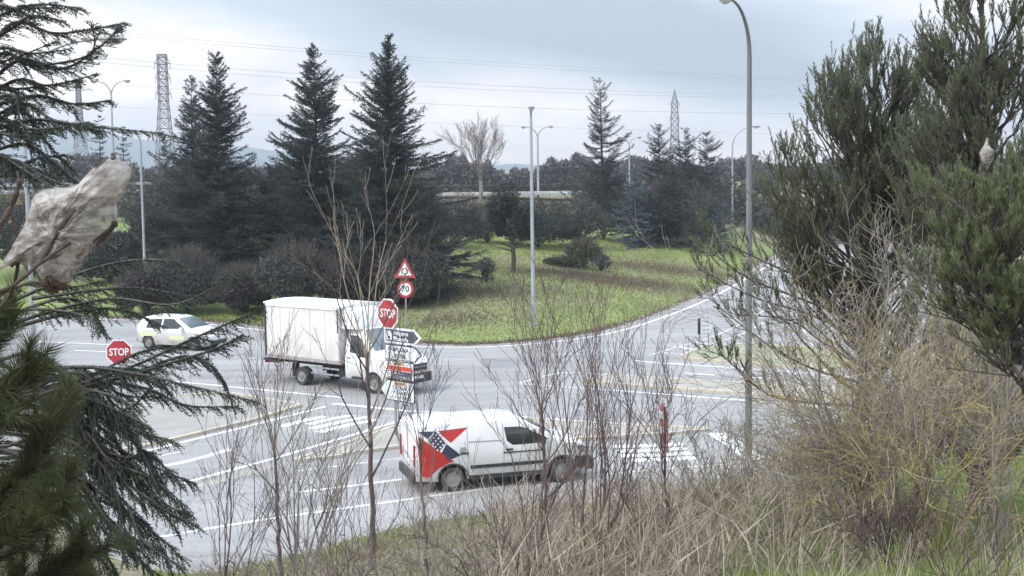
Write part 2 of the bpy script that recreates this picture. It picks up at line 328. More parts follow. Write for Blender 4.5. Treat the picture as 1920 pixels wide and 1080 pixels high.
# ------------------------------------------------------------------ mesh helpers
class MB:
    """collects verts / triangles / quads as arrays, builds one mesh"""
    def __init__(s): s.v = []; s.f = {3: [], 4: []}; s.ng = []; s.n = 0
    def add(s, V, F):
        V = np.asarray(V, np.float64).reshape(-1, 3); F = np.asarray(F, np.int64)
        s.v.append(V); s.f[F.shape[1]].append(F+s.n); s.n += len(V)
    def poly(s, V):
        V = np.asarray(V, float); s.v.append(V); s.ng.append(np.arange(len(V))+s.n); s.n += len(V)
    def mesh(s, name, smooth=False):
        me = bpy.data.meshes.new(name); V = np.concatenate(s.v) if s.v else np.zeros((0, 3))
        loops = []; tot = []
        for k in (3, 4):
            for F in s.f[k]: loops.append(F.ravel()); tot.append(np.full(len(F), k))
        for P in s.ng: loops.append(P); tot.append(np.array([len(P)]))
        loops = np.concatenate(loops); tot = np.concatenate(tot); st = np.concatenate([[0], np.cumsum(tot)[:-1]])
        me.vertices.add(len(V)); me.vertices.foreach_set('co', V.ravel())
        me.loops.add(len(loops)); me.loops.foreach_set('vertex_index', loops.astype(np.int32))
        me.polygons.add(len(tot)); me.polygons.foreach_set('loop_start', st.astype(np.int32))
        try: me.polygons.foreach_set('loop_total', tot.astype(np.int32))
        except Exception: pass
        me.polygons.foreach_set('use_smooth', np.full(len(tot), smooth))
        me.update(calc_edges=True); me.validate()
        return me
    def build(s, name, material, parent=None, smooth=False, sharp=None):
        me = s.mesh(name, smooth or sharp is not None)
        if sharp is not None:
            try: me.set_sharp_from_angle(angle=R(sharp))
            except Exception: pass
        me.materials.append(material); o = bpy.data.objects.new(name, me); col.objects.link(o)
        if parent is not None: o.parent = parent
        return o
    def box(s, c, d, rz=0, M4=None):
        c = np.array(c, float); d = np.array(d, float)/2
        V = np.array([[x, y, z] for x in (-1, 1) for y in (-1, 1) for z in (-1, 1)], float)*d
        if rz: ca, sa = math.cos(rz), math.sin(rz); V = V @ np.array([[ca, sa, 0], [-sa, ca, 0], [0, 0, 1]])
        s.add(V+c, [[0, 1, 3, 2], [4, 6, 7, 5], [0, 4, 5, 1], [2, 3, 7, 6], [0, 2, 6, 4], [1, 5, 7, 3]])
    def tube(s, P, r, n=6, cap=True):
        P = [np.asarray(p, float) for p in P]; m = len(P)
        if np.isscalar(r): r = [r]*m
        V = []; ref = np.array([0.0, 0, 1.0])
        for i in range(m):
            d = P[min(i+1, m-1)]-P[max(i-1, 0)]; d = d/(np.linalg.norm(d)+1e-12)
            a = np.cross(d, ref if abs(d[2]) < .9 else np.array([0, 1.0, 0])); a /= np.linalg.norm(a)+1e-12; b = np.cross(d, a)
            for k in range(n):
                t = 2*math.pi*k/n; V.append(P[i]+r[i]*(math.cos(t)*a+math.sin(t)*b))
        F = [[i*n+k, i*n+(k+1) % n, (i+1)*n+(k+1) % n, (i+1)*n+k] for i in range(m-1) for k in range(n)]
        s.add(V, F)
        if cap: s.poly(V[:n][::-1]); s.poly(V[-n:])
    def lathe(s, prof, n=16, axis='z', origin=(0, 0, 0)):
        V = []
        for (r, h) in prof:
            for k in range(n):
                t = 2*math.pi*k/n
                p = (r*math.cos(t), r*math.sin(t), h) if axis == 'z' else ((r*math.cos(t), h, r*math.sin(t)) if axis == 'y' else (h, r*math.cos(t), r*math.sin(t)))
                V.append(np.array(p)+np.array(origin))
        F = [[i*n+k, i*n+(k+1) % n, (i+1)*n+(k+1) % n, (i+1)*n+k] for i in range(len(prof)-1) for k in range(n)]
        s.add(V, F)
    def prism(s, P2, z0, z1, side=True):
        n = len(P2); top = [(p[0], p[1], z1) for p in P2]; bot = [(p[0], p[1], z0) for p in P2]
        s.poly(top)
        if side:
            V = bot+top; s.add(V, [[i, (i+1) % n, n+(i+1) % n, n+i] for i in range(n)])
def unit(a): return a/(np.linalg.norm(a, axis=-1, keepdims=True)+1e-12)
def prisms(mb, P0, P1, r0, r1, n=3):
    """many tapered sticks at once"""
    P0 = np.asarray(P0); P1 = np.asarray(P1); k = len(P0); d = unit(P1-P0)
    ref = np.where(np.abs(d[:, 2:3]) < .9, np.array([[0, 0, 1.0]]), np.array([[0, 1.0, 0]]))
    a = unit(np.cross(d, ref)); b = np.cross(d, a); V = []
    for P, r in ((P0, r0), (P1, r1)):
        r = np.broadcast_to(np.asarray(r, float), (k,))[:, None]
        for j in range(n):
            t = 2*math.pi*j/n; V.append(P+r*(math.cos(t)*a+math.sin(t)*b))
    V = np.stack(V, 1).reshape(-1, 3); base = np.arange(k)[:, None]*2*n
    F = np.concatenate([base+np.array([[j, (j+1) % n, n+(j+1) % n, n+j]]) for j in range(n)])
    mb.add(V, F)
def blades(mb, P, D, width, rg=rng):
    """thin triangles: base point P, vector D"""
    P = np.asarray(P); D = np.asarray(D); k = len(P)
    side = unit(np.cross(D, rg.normal(size=(k, 3))))*np.broadcast_to(np.asarray(width), (k,))[:, None]*.5
    V = np.stack([P-side, P+side, P+D], 1).reshape(-1, 3)
    mb.add(V, np.arange(3*k).reshape(-1, 3))
def empty(name, loc=(0, 0, 0), rz=0):
    o = bpy.data.objects.new(name, None); col.objects.link(o); o.location = loc; o.rotation_euler = (0, 0, rz); o.empty_display_size = .3; return o
def tag(o, label=None, cat=None, group=None, kind=None):
    if label: o['label'] = label
    if cat: o['category'] = cat
    if group: o['group'] = group
    if kind: o['kind'] = kind
    return o
def copy_tree(o, parent=None):
    c = o.copy(); col.objects.link(c); c.parent = parent
    for ch in list(o.children): copy_tree(ch, c)
    return c
def shift(o, loc):
    """rebase a single mesh so its origin is loc"""
    o.data.transform(Matrix.Translation(-Vector(loc))); o.location = loc; return o

# ================================================================== SETTING
# ground: one sheet, a fan of cells out to the horizon
ang = np.concatenate([np.arange(-180, -42, 4.0), np.arange(-42, 42, .22), np.arange(42, 180.01, 4.0)])
ang = np.unique(np.concatenate([ang, [180.0]]))
rad = np.concatenate([[.4], 1.0*1.026**np.arange(0, 335)]); rad = rad[rad < 5200]
A, Q = np.meshgrid(np.radians(ang), rad); X = Q*np.sin(A); Y = Q*np.cos(A); Z = T(X, Y)
na, nr = len(ang), len(rad)
mb = MB(); idx = np.arange(na*nr).reshape(nr, na)
F = np.stack([idx[:-1, :-1], idx[:-1, 1:], idx[1:, 1:], idx[1:, :-1]], -1).reshape(-1, 4)[:, ::-1]
mb.add(np.stack([X, Y, Z], -1).reshape(-1, 3), F)
gr = mb.build('ground', M['ground'], smooth=True); tag(gr, kind='structure', label='rolling green and brown turf around the junction')
worn = np.zeros(X.shape); sbk = poly_sd(X, Y, BANK); worn = np.where(sbk > 0, .85, np.where(Y > 128, .6, 0))
for (px, py, rx, ry) in ((1120, 515, 9, 5.5), (1260, 500, 8, 5), (850, 545, 5, 5), (960, 540, 6, 5), (850, 590, 4, 4)):
    p = hit(px, py); worn = np.maximum(worn, np.exp(-(((X-p[0])/rx)**2+((Y-p[1])/ry)**2))*.7)
att = gr.data.attributes.new('worn', 'FLOAT', 'POINT'); att.data.foreach_set('value', worn.ravel().astype(np.float32))

# road sheet
mb = MB(); nx, ny = 60, 60
xs = np.linspace(-260, 260, nx); ys = np.linspace(14, 330, ny); XX, YY = np.meshgrid(xs, ys)
idx = np.arange(nx*ny).reshape(ny, nx); F = np.stack([idx[:-1, :-1], idx[:-1, 1:], idx[1:, 1:], idx[1:, :-1]], -1).reshape(-1, 4)
mb.add(np.stack([XX, YY, np.zeros_like(XX)], -1).reshape(-1, 3), F)
road = mb.build('road', M['asphalt']); tag(road, kind='structure', label='light grey worn asphalt junction')

def strip(pts, width, z, name, material, parent=None, px=True, dash=None):
    P = [g(*p)[:2] if px else np.array(p[:2]) for p in pts]
    if len(P) > 2: P = smooth_poly(P, 5)
    P = np.array(P)
    segs = [P]
    if dash:
        s = np.concatenate([[0], np.cumsum(np.linalg.norm(np.diff(P, axis=0), axis=1))]); segs = []
        t = 0
        while t < s[-1]:
            tt = np.linspace(t, min(t+dash[0], s[-1]), 4); segs.append(np.stack([np.interp(tt, s, P[:, 0]), np.interp(tt, s, P[:, 1])], 1)); t += dash[0]+dash[1]
    res = []
    for S in segs:
        d = np.gradient(S, axis=0); d = d/np.linalg.norm(d, axis=1, keepdims=True); nrm = np.stack([-d[:, 1], d[:, 0]], 1)*width/2
        k = len(S); mb = MB()
        V = np.concatenate([np.c_[S-nrm, np.full(k, z)], np.c_[S+nrm, np.full(k, z)]])
        mb.add(V, [[i, i+1, k+i+1, k+i] for i in range(k-1)])
        res.append(mb.build(name, material, parent))
    return res
# gutter of pale concrete along the hill, then the white edge line
he = np.array(hill_edge); d = np.gradient(he, axis=0); d /= np.linalg.norm(d, axis=1, keepdims=True); nin = np.stack([-d[:, 1], d[:, 0]], 1)
def offs(a): return he-nin*a
sel = slice(0, len(he))
strip([tuple(p) for p in offs(.30)[::3]], .95, .010, 'gutter', M['gutter'], road, px=False)
strip([tuple(p) for p in offs(1.15)[::3]], .17, .006, 'edge_line', M['paint'], road, px=False)
WL = M['paint']; WW = M['paint_worn']
strip([(100, 700), (330, 716), (480, 730), (645, 746)], .16, .006, 'lane_line', WL, road)
strip([(625, 757), (780, 772)], .28, .006, 'lane_line', WL, road)
strip([(780, 772), (900, 776), (1100, 790), (1345, 806)], .16, .006, 'lane_line', WW, road)
strip([(265, 848), (455, 802), (612, 762)], .16, .006, 'lane_line', WL, road)
strip([(277, 880), (360, 863), (435, 842)], .30, .006, 'lane_line', WW, road)
strip([(250, 866), (350, 845)], .10, .006, 'lane_line', WW, road)
strip([(340, 907), (465, 873), (540, 852), (780, 780)], .17, .006, 'lane_line', WL, road)
strip([(370, 913), (420, 899), (520, 872)], .42, .004, 'apron', M['sand'], road)
strip([(560, 883), (755, 859)], .12, .006, 'lane_line', WW, road)
strip([(560, 923), (660, 911), (752, 899)], .16, .006, 'lane_line', WL, road)
strip([(250, 1016), (325, 1003), (480, 977), (775, 935)], .16, .006, 'lane_line', WL, road)
strip([(775, 935), (1000, 905), (1175, 886), (1385, 868), (1520, 850)], .14, .006, 'lane_line', WW, road)
for a, b in (((529, 800), (610, 781)), ((578, 796), (662, 779)), ((585, 804), (690, 782)), ((597, 811), (707, 787))):
    m_ = ((a[0]+b[0])/2, (a[1]+b[1])/2-1.5)
    strip([a, m_, b], .34, .006, 'hatch_bar', WL, road)
for k in range(4):
    y0 = 834+k*8.6; strip([(1150+k*6, y0+4), (1230+k*8, y0+1.5), (1278+k*9, y0-2)], .42, .006, 'hatch_bar', WL, road)
strip([(1345, 812), (1378, 834), (1425, 865)], .62, .006, 'yield_bar', WL, road)
strip([(975, 718), (1055, 699), (1140, 703)], .17, .006, 'lane_line', WW, road)
strip([(1150, 732), (1280, 742), (1410, 752), (1600, 768)], .17, .006, 'lane_line', WL, road)
strip([(975, 720), (1150, 732)], .15, .006, 'lane_line', WW, road)
strip([(1190, 676), (1230, 680), (1395, 691), (1560, 702)], .17, .006, 'lane_line', WL, road)
strip([(1284, 700), (1480, 712)], .16, .006, 'lane_dash', WL, road, dash=(1.2, 1.0))
strip([(1238, 660), (1285, 666)], .30, .006, 'lane_line', WW, road)
strip([(1265, 650), (1315, 657)], .22, .006, 'lane_line', WL, road)
strip([(1302, 642), (1335, 646)], .2, .006, 'lane_line', WL, road)
strip([(1335, 646), (1395, 625), (1440, 600)], .15, .006, 'lane_line', WW, road)
strip([(1215, 667), (1265, 652), (1345, 628), (1420, 590), (1500, 540)], .12, .006, 'lane_line', WW, road)
strip([(140, 657), (480, 672)], .15, .006, 'lane_dash', WL, road, dash=(2.0, 2.6))
strip([(60, 640), (250, 648)], .15, .006, 'lane_line', WL, road)
strip([(1480, 700), (1660, 712)], .2, .006, 'lane_line', WL, road)
for pts in ([(1495, 480), (1600, 640), (1650, 760)], [(1440, 500), (1530, 660), (1585, 800)]):
    strip(pts, .13, .006, 'lane_line', WW, road)
M['patch'] = mat('asphalt_patch', (.20, .198, .198), .75, c2=(.245, .242, .242), scale=3, detail=8, bump=.2)
for pts in ([(900, 672), (1040, 668), (1062, 682), (905, 688)], [(1080, 768), (1190, 772), (1195, 784), (1070, 780)], [(360, 700), (440, 706), (430, 714), (350, 708)], [(480, 945), (620, 925), (640, 942), (500, 962)]):
    mb = MB(); mb.poly([(*g(*p)[:2], .003) for p in pts][::-1]); mb.build('asphalt_patch', M['patch'], road)
for pts in ([(760, 700), (900, 712), (1060, 700), (1240, 640)], [(830, 668), (960, 676), (1120, 668), (1300, 610)], [(300, 950), (600, 905), (740, 880)], [(1100, 870), (1300, 850), (1400, 835)], [(380, 690), (600, 708), (900, 740), (1000, 760)]):
    strip(pts, .05, .003, 'crack_seal', M['patch'], road)
def island(pts, fill, label, stones=True, h=.07, kinds=('kerb_pale', 'kerb_yellow')):
    P = [g(*p)[:2] for p in pts]; mb = MB(); mb.prism(P, -.05, h)
    o = mb.build('traffic_island', fill); tag(o, kind='structure', label=label)
    if stones:
        proto = {}
        C = P+[P[0]]; cnt = 0
        ctr = sum(P)/len(P)
        for i in range(len(P)):
            a, b = C[i], C[i+1]; Ls = np.linalg.norm(b-a); n = max(1, int(Ls/1.0)); ln = Ls/n; rz = math.atan2(b[1]-a[1], b[0]-a[0])
            nm = np.array([-(b-a)[1], (b-a)[0]])/Ls
            if np.dot(nm, ctr-(a+b)/2) > 0: nm = -nm
            for k in range(n):
                c = a+(b-a)*(k+.5)/n+nm*.07
                kk = kinds[(cnt//2) % len(kinds)]; cnt += 1
                if kk not in proto:
                    q = MB(); q.box((0, 0, 0), (1, .16, 1)); proto[kk] = q.mesh('kerb_stone'); proto[kk].materials.append(M[kk])
                st = bpy.data.objects.new('kerb_stone', proto[kk]); col.objects.link(st); st.parent = o
                st.location = (c[0], c[1], (h+.02-.05)/2+random.uniform(-.004, .004)); st.rotation_euler = (0, 0, rz); st.scale = (ln-.015, 1, h+.07)
    return o
island([(556, 866), (650, 836), (735, 806), (800, 789), (950, 788), (1150, 800), (1328, 807), (1250, 815), (1140, 822), (950, 826), (757, 840), (640, 856)], M['sand'], 'long sandy splitter island carrying the direction signs')
island([(1095, 717), (1140, 707), (1260, 713), (1420, 724), (1600, 738), (1600, 754), (1425, 741), (1250, 729)], M['sand'], 'narrow sandy island left of the tall lamp')
island([(1278, 672), (1322, 652), (1400, 648), (1540, 655), (1600, 690), (1500, 690), (1400, 683)], M['pale_turf'], 'thinly grassed island behind the small sign')
island([(150, 812), (250, 775), (340, 745), (430, 741), (560, 762), (470, 790), (270, 838), (150, 860)], mat('island_grey_paving', (.32, .305, .285), .9, c2=(.27, .26, .245), scale=1.3, detail=8, bump=.3), 'sandy island beside the cedar')

# distant blue ridge
def ridge(pts, D, depth, name, label, material):
    X = np.array([at(p[0], p[1], D)[0] for p in pts]); Zt = np.array([at(p[0], p[1], D)[2] for p in pts])
    xs = np.linspace(X.min(), X.max(), 200); z = np.interp(xs, X, Zt); z = z+np.array([math.sin(x*.021)*2+math.sin(x*.057+1)*1.2+random.uniform(-1, 1) for x in xs])*D/2500
    mb = MB(); rows = []
    for (yy, k) in ((D-depth, 0.0), (D-depth*.5, .6), (D, 1.0), (D+depth, .3)):
        rows.append(np.stack([xs, np.full_like(xs, yy)+np.sin(xs*.01)*depth*.1, 2+(z-2)*k], 1))
    V = np.concatenate(rows); n = len(xs); idx = np.arange(4*n).reshape(4, n)
    F = np.stack([idx[:-1, :-1], idx[:-1, 1:], idx[1:, 1:], idx[1:, :-1]], -1).reshape(-1, 4)
    mb.add(V, F); o = mb.build(name, material, smooth=True); tag(o, kind='structure', label=label); return o
M['hill_far'] = mat('far_hill_haze_tint', (.06, .095, .10), .95, c2=(.085, .115, .12), scale=.01)  # woodland colour tinted bluish: part of the distance haze is painted in
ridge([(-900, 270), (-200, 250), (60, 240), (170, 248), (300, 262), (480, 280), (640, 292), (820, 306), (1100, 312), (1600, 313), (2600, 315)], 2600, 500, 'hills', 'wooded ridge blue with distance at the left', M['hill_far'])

# haze: the air
hz = MB(); hz.box((0, 1450, 60), (7000, 3500, 130)); M['haze'] = bpy.data.materials.new('haze_air'); M['haze'].use_nodes = True
nn = M['haze'].node_tree.nodes; nn.clear(); pv = nn.new('ShaderNodeVolumePrincipled'); pv.inputs['Density'].default_value = .00036; pv.inputs['Color'].default_value = (.84, .91, 1, 1); pv.inputs['Anisotropy'].default_value = .2
oo = nn.new('ShaderNodeOutputMaterial'); M['haze'].node_tree.links.new(pv.outputs[0], oo.inputs['Volume'])
ho = hz.build('haze', M['haze']); tag(ho, kind='stuff', label='pale winter haze over the whole place')

# ================================================================== VEGETATION GENERATORS
def conifer_mesh(H, Rr, seed, low=-.10, high=.75, nwh=46, droop=.10, lift=.35, dens=1.0, prof=.85, start=.05, tw=.058, full=0):
    rg = np.random.default_rng(seed); fo = MB(); wd = MB()
    lean = rg.uniform(-.02, .02, 2)
    zz = np.linspace(0, H, 12); wd.tube([np.array([lean[0]*z*z/H, lean[1]*z*z/H, z]) for z in zz], [max(.014*H*(1-z/H)**.9, .012) for z in zz], 7)
    P_, D_, W_ = [], [], []; B0, B1, BR0, BR1 = [], [], [], []
    for zf in np.linspace(start, .985, nwh):
        nb = rg.integers(4, 7)+full if zf < .85 else rg.integers(2, 5)+full//2
        bulge = 1+.16*math.sin(zf*19+seed)
        for _ in range(nb):
            z = H*(zf+rg.uniform(-.016, .016)); Lb = (Rr*1.04*(1-zf)**(prof*.85)*bulge+.12)*rg.uniform(.5, 1.22)
            if rg.random() < .08: Lb *= 1.35
            az = rg.uniform(0, 6.283); Lb *= 1+.16*math.sin(az*2+seed)+.14*math.sin(az+zf*9+seed*2)
            if rg.random() < .10: continue
            el = low+(high-low)*zf**1.3+rg.uniform(-.26, .26)
            h = np.array([math.cos(az), math.sin(az), 0]); side = np.array([-h[1], h[0], 0])
            b = np.array([lean[0]*z*z/H, lean[1]*z*z/H, z])
            n = max(4, int(Lb/.13*dens)); t = np.linspace(.08, 1, n)
            zo = Lb*(t*math.sin(el)-droop*t**2*2+lift*t**3*.6)
            pos = b+h*(Lb*t*math.cos(el))[:, None]; pos[:, 2] += zo
            B0.append(np.vstack([b, pos[:-1]])); B1.append(pos); rr = .010*Lb*(1.15-np.concatenate([[0], t[:-1]]))+.004; BR0.append(rr); BR1.append(rr*.85)
            tang = np.gradient(pos, axis=0); tang = unit(tang)
            for sg in (-1, 1):
                lt = np.minimum(.42*Lb*(1.12-t), .75)*rg.uniform(.6, 1.25, n)+.09
                d = unit(side*sg*rg.uniform(.4, 1.0, n)[:, None]+tang*rg.uniform(.6, 1.2, n)[:, None]+np.array([0, 0, 1.0])*rg.uniform(-.45, .15, n)[:, None])*lt[:, None]
                P_.append(pos); D_.append(d); W_.append(np.full(n, tw*.8))
                for _k in range(4):
                    f = rg.uniform(.1, .95, n); q = pos+d*f[:, None]; dd = unit(d+rg.normal(size=(n, 3))*.7*lt[:, None])*rg.uniform(.10, .22, n)[:, None]
                    P_.append(q); D_.append(dd); W_.append(np.full(n, tw*.75))
            P_.append(pos[-3:]); D_.append(unit(tang[-3:]+rg.normal(size=(3, 3))*.25)*.22); W_.append(np.full(3, tw*.8))
    q = np.stack([np.full(14, lean[0]*H), np.full(14, lean[1]*H), H-np.linspace(.05, .9, 14)], 1); P_.append(q); D_.append(unit(rg.normal(size=(14, 3))+np.array([0, 0, 1.3]))*.22); W_.append(np.full(14, tw*.6))
    P_ = np.concatenate(P_); D_ = np.concatenate(D_); W_ = np.concatenate(W_)
    blades(fo, P_, D_, W_, rg)
    prisms(wd, np.concatenate(B0), np.concatenate(B1), np.concatenate(BR0), np.concatenate(BR1))
    return wd.mesh('trunk'), fo.mesh('crown')
def tree_from(meshes, name, label, cat, loc, tm, fm, group=None, rz=0, s=1.0):
    r = empty(name, loc, rz); tag(r, label, cat, group); r.scale = (s, s, s)
    for nm, me, m_ in (('trunk', meshes[0], tm), ('crown', meshes[1], fm)):
        if len(me.materials) == 0: me.materials.append(m_)
        o = bpy.data.objects.new(nm, me); col.objects.link(o); o.parent = r
    return r
def top_height(px, py, D):
    p = at(px, py, D); return p[2]

def conifer(px, ytop, D, halfw_px, label, seed, fm, name='cedar_tree', cat='tree', group='conifers on the grassy hill', **k):
    p = on(px, D); ztop = at(px, ytop, D)[2]; H = ztop-p[2]; Rr = halfw_px*D/FPX
    p = np.array([at(px, 480, D)[0], D, p[2]-.05])
    return tree_from(conifer_mesh(H, Rr, seed, **k), name, label, cat, tuple(p), M['trunk_dark'], fm, group, rz=seed)
CF = M['cedar_far']; CG = M['cedar_grey']
conifer(735, 68, 73, 128, 'tallest dark conifer, its pointed top nearest the middle of the photo', 11, CF, nwh=84, full=2, tw=.062, dens=1.2, low=-.12, high=.85, prof=.95)
conifer(597, 82, 79, 108, 'tall dark conifer second from the tallest, behind the white box truck', 12, CF, nwh=78, full=2, tw=.062, dens=1.15, low=-.1, high=.75, prof=.88)
conifer(412, 102, 82, 105, 'tall dark conifer standing right of the lattice pylon', 13, CF, nwh=74, full=2, dens=1.15, prof=.9)
conifer(366, 146, 87, 80, 'slimmer conifer overlapping the left flank of a taller one near the pylon', 14, CF, nwh=60, full=1, prof=.9)
conifer(1131, 152, 116, 74, 'dark conifer with pagoda-like bare tiers beside the double-armed lamp', 15, CF, nwh=30, dens=1.1, low=.0, high=.35, prof=.62, droop=.05, lift=.5)
conifer(1237, 236, 118, 48, 'dark conifer in the right-hand clump, directly left of the pointed pylon', 16, CF, nwh=44, full=1, dens=.9, prof=.7)
conifer(1287, 242, 124, 55, 'dark conifer in the right-hand clump, right of the pointed pylon', 17, CF, nwh=44, full=1, dens=.9, prof=.75)
conifer(1325, 250, 122, 60, 'dark conifer with a ragged leaning top, rightmost tall one of the clump', 18, CF, nwh=32, full=1, dens=1.0, prof=.7, low=.1, high=.5)
conifer(1258, 285, 112, 42, 'squat dark conifer in front of the pointed pylon', 19, CF, nwh=30, prof=.7)
conifer(1188, 315, 110, 42, 'blue-grey spruce with flat tiers on the hill crest', 20, M['spruce_blue'], name='spruce_tree', nwh=26, dens=.9, prof=.7, low=-.05, high=.3, tw=.10)
conifer(1350, 368, 112, 19, 'small blue-grey spruce at the right end of the clump', 21, M['spruce_blue'], name='spruce_tree', nwh=16, dens=.9, prof=.75, tw=.09)
conifer(1305, 340, 109, 34, 'low broad conifer between the dark clump and the small spruce', 22, CG, nwh=22, prof=.65)
conifer(196, 215, 122, 23, 'young tiered conifer against the blue ridge, behind the silk nest tip', 23, CF, nwh=20, dens=.8, prof=.6, low=-.15, high=.3)
conifer(239, 238, 122, 22, 'shorter young tiered conifer against the blue ridge, second from the left', 24, CF, nwh=18, dens=.8, prof=.6, low=-.15, high=.3)
conifer(318, 258, 112, 34, 'young conifer at the foot of the lattice pylon', 25, CF, nwh=22, prof=.7)
conifer(1390, 305, 150, 30, 'hazy conifer behind the single-arm lamp on the right', 26, CG, nwh=20, prof=.7)
conifer(1420, 325, 155, 34, 'hazy conifer half hidden by the near pine on the right', 27, CG, nwh=20, prof=.7)
conifer(662, 330, 80, 70, 'dark conifer filling the gap between the two tallest', 28, CG, nwh=38, dens=1.2, prof=.5)
conifer(520, 318, 84, 70, 'low dark conifer between two tall ones left of the truck', 29, CF, nwh=38, dens=1.2, prof=.42)
conifer(800, 370, 71, 70, 'low dark conifer above the roundabout warning sign', 30, CF, nwh=32, dens=1.1, prof=.5)
conifer(345, 300, 90, 70, 'low grey conifer right of the left lamp post', 31, CG, nwh=30, dens=1.1, prof=.45)

def leaf_cloud(mb, c, rad3, n, size, rg, lumps=9, lr=(.28, .50)):
    """clumped small leaves inside a lumpy ellipsoid"""
    cs = unit(rg.normal(size=(lumps, 3)))*rg.uniform(.25, .75, (lumps, 1)); cs[:, 2] = np.abs(cs[:, 2])*.9-.1
    k = rg.integers(0, lumps, n); rr = rg.uniform(lr[0], lr[1], lumps)[k]
    p = cs[k]+unit(rg.normal(size=(n, 3)))*(rr*rg.uniform(.55, 1.0, n)**.5)[:, None]
    P = np.array(c)+p*np.array(rad3); P[:, 2] = np.maximum(P[:, 2], c[2]-rad3[2]*.55)
    D = unit(rg.normal(size=(n, 3))+np.array([0, 0, .5]))*rg.uniform(.6, 1.4, n)[:, None]*size
    blades(mb, P, D, size*.7, rg)
def bush(px, D, wpx, hpx, label, seed, m_, n=9000, size=.16, name='bush', cat='bush', group='shrubs under and between the conifers', depth=1.0, lumps=12):
    p = on(px, D); rx = wpx/2*D/FPX; h = hpx*D/FPX; rg = np.random.default_rng(seed)
    mb = MB(); leaf_cloud(mb, (0, 0, h*.45), (rx*1.15, rx*depth*1.1, h*.72), n, size, rg, lumps)
    r = empty(name, tuple(p)); tag(r, label, cat, group)
    nq = max(60, n//14); a_ = unit(rg.normal(size=(nq, 3))); a_[:, 2] = np.abs(a_[:, 2]); q_ = np.array([0, 0, h*.35])+a_*np.array([rx*.8, rx*.7, h*.6])
    mb.build('foliage', m_, r)
    st = MB(); prisms(st, q_, q_+unit(a_+rg.normal(size=(nq, 3))*.35+np.array([0, 0, .5]))*(h*rg.uniform(.12, .34, nq))[:, None], .016, .006)
    st_ = st; st = MB() if False else st_; P0, P1 = [], []
    for k in range(26):
        a = rg.uniform(0, 6.28); q = np.array([math.cos(a)*rx*.7*rg.random(), math.sin(a)*rx*.5*rg.random(), h*rg.uniform(.4, .8)]); P0.append([0, 0, -.05]); P1.append(q)
    prisms(st, P0, P1, .03, .01); st.build('stem', M['trunk_dark'], r)
    return r
BD = M['bush_dark']; BU = fol('undergrowth_grey_brown', (.046, .042, .042), (.066, .058, .057), (.10, .088, .084), .15)
bush(270, 74, 110, 95, 'dark shrub mass behind the left lamp post', 41, BU)
bush(350, 74, 140, 112, 'dark shrub mass above the pale car', 42, CG, 11000)
bush(455, 73, 120, 85, 'dark shrub mass above the rear of the box truck', 43, BU, 11000)
bush(560, 72, 150, 118, 'dark shrub mass above the middle of the box truck', 44, CG, 11000)
bush(660, 71, 120, 90, 'dark shrub mass behind the pale bare sapling top', 45, BU, 11000)
bush(770, 70, 130, 105, 'dark shrub mass behind the speed limit sign', 46, CG, 9000)
bush(150, 92, 150, 70, 'grey shrub mass under the yellow bridge', 47, CG, 7000)
bush(60, 88, 220, 150, 'dark shrub mass behind the closest pine at far left', 471, CF, 12000, .2, lumps=16)
bush(205, 84, 150, 90, 'dark shrub mass in front of the bridge pier', 472, CF, 9000, .2, lumps=14)
bush(290, 95, 120, 60, 'grey shrub mass at the right end of the yellow bridge', 48, CG, 7000)
bush(855, 98, 130, 88, 'dark shrub at the left end of the hilltop thicket', 49, BD, 8000)
bush(1010, 103, 150, 85, 'dark shrub in the middle of the hilltop thicket', 50, BD, 9000)
bush(1080, 106, 130, 85, 'dark shrub at the right end of the hilltop thicket', 51, BD, 8000)
bush(915, 104, 120, 80, 'dark shrub left of the round-crowned pine', 52, BD, 7000)
bush(1132, 117, 110, 120, 'dark undergrowth at the foot of the tiered conifer', 53, CF, 7000, lumps=14)
bush(1095, 91, 74, 50, 'rounded olive bush standing on the grassy crest', 54, M['bush_olive'], 9000, .10, lumps=16)
bush(1060, 90, 84, 20, 'low dark spreading juniper left of the blue-grey one', 55, M['pine_dark'], 6000, .10)
bush(1127, 89.5, 40, 30, 'small blue-grey spreading juniper beside the olive bush', 56, M['spruce_blue'], 3500, .09)
bush(1235, 114, 190, 110, 'dark undergrowth along the foot of the right-hand clump', 57, CF, 14000, .2, lumps=22)
bush(1320, 116, 110, 95, 'dark undergrowth at the right end of the right-hand clump', 571, CF, 8000, .2, lumps=14)
bush(912, 78, 30, 45, 'small leafless brown bush alone on the slope', 58, M['bush_brown'], 700, .12)
bush(1430, 175, 80, 60, 'grey bush behind the far right lamp', 59, CG, 3000, .25)

for k_, (px, D, w_, h_, lb) in enumerate(((340, 86, 200, 250, 'tall shadowy thicket behind the dark trees, left end'), (450, 87, 200, 265, 'tall shadowy thicket behind the dark trees, above the truck rear'), (560, 84, 200, 265, 'tall shadowy thicket behind the dark trees, above the truck'), (670, 82, 200, 280, 'tall shadowy thicket behind the tallest conifer'), (770, 80, 150, 250, 'tall shadowy thicket right of the tallest conifer'))):
    bush(px, D+6, w_, h_*.58, lb, 160+k_, CG, 12000, .20, lumps=18)
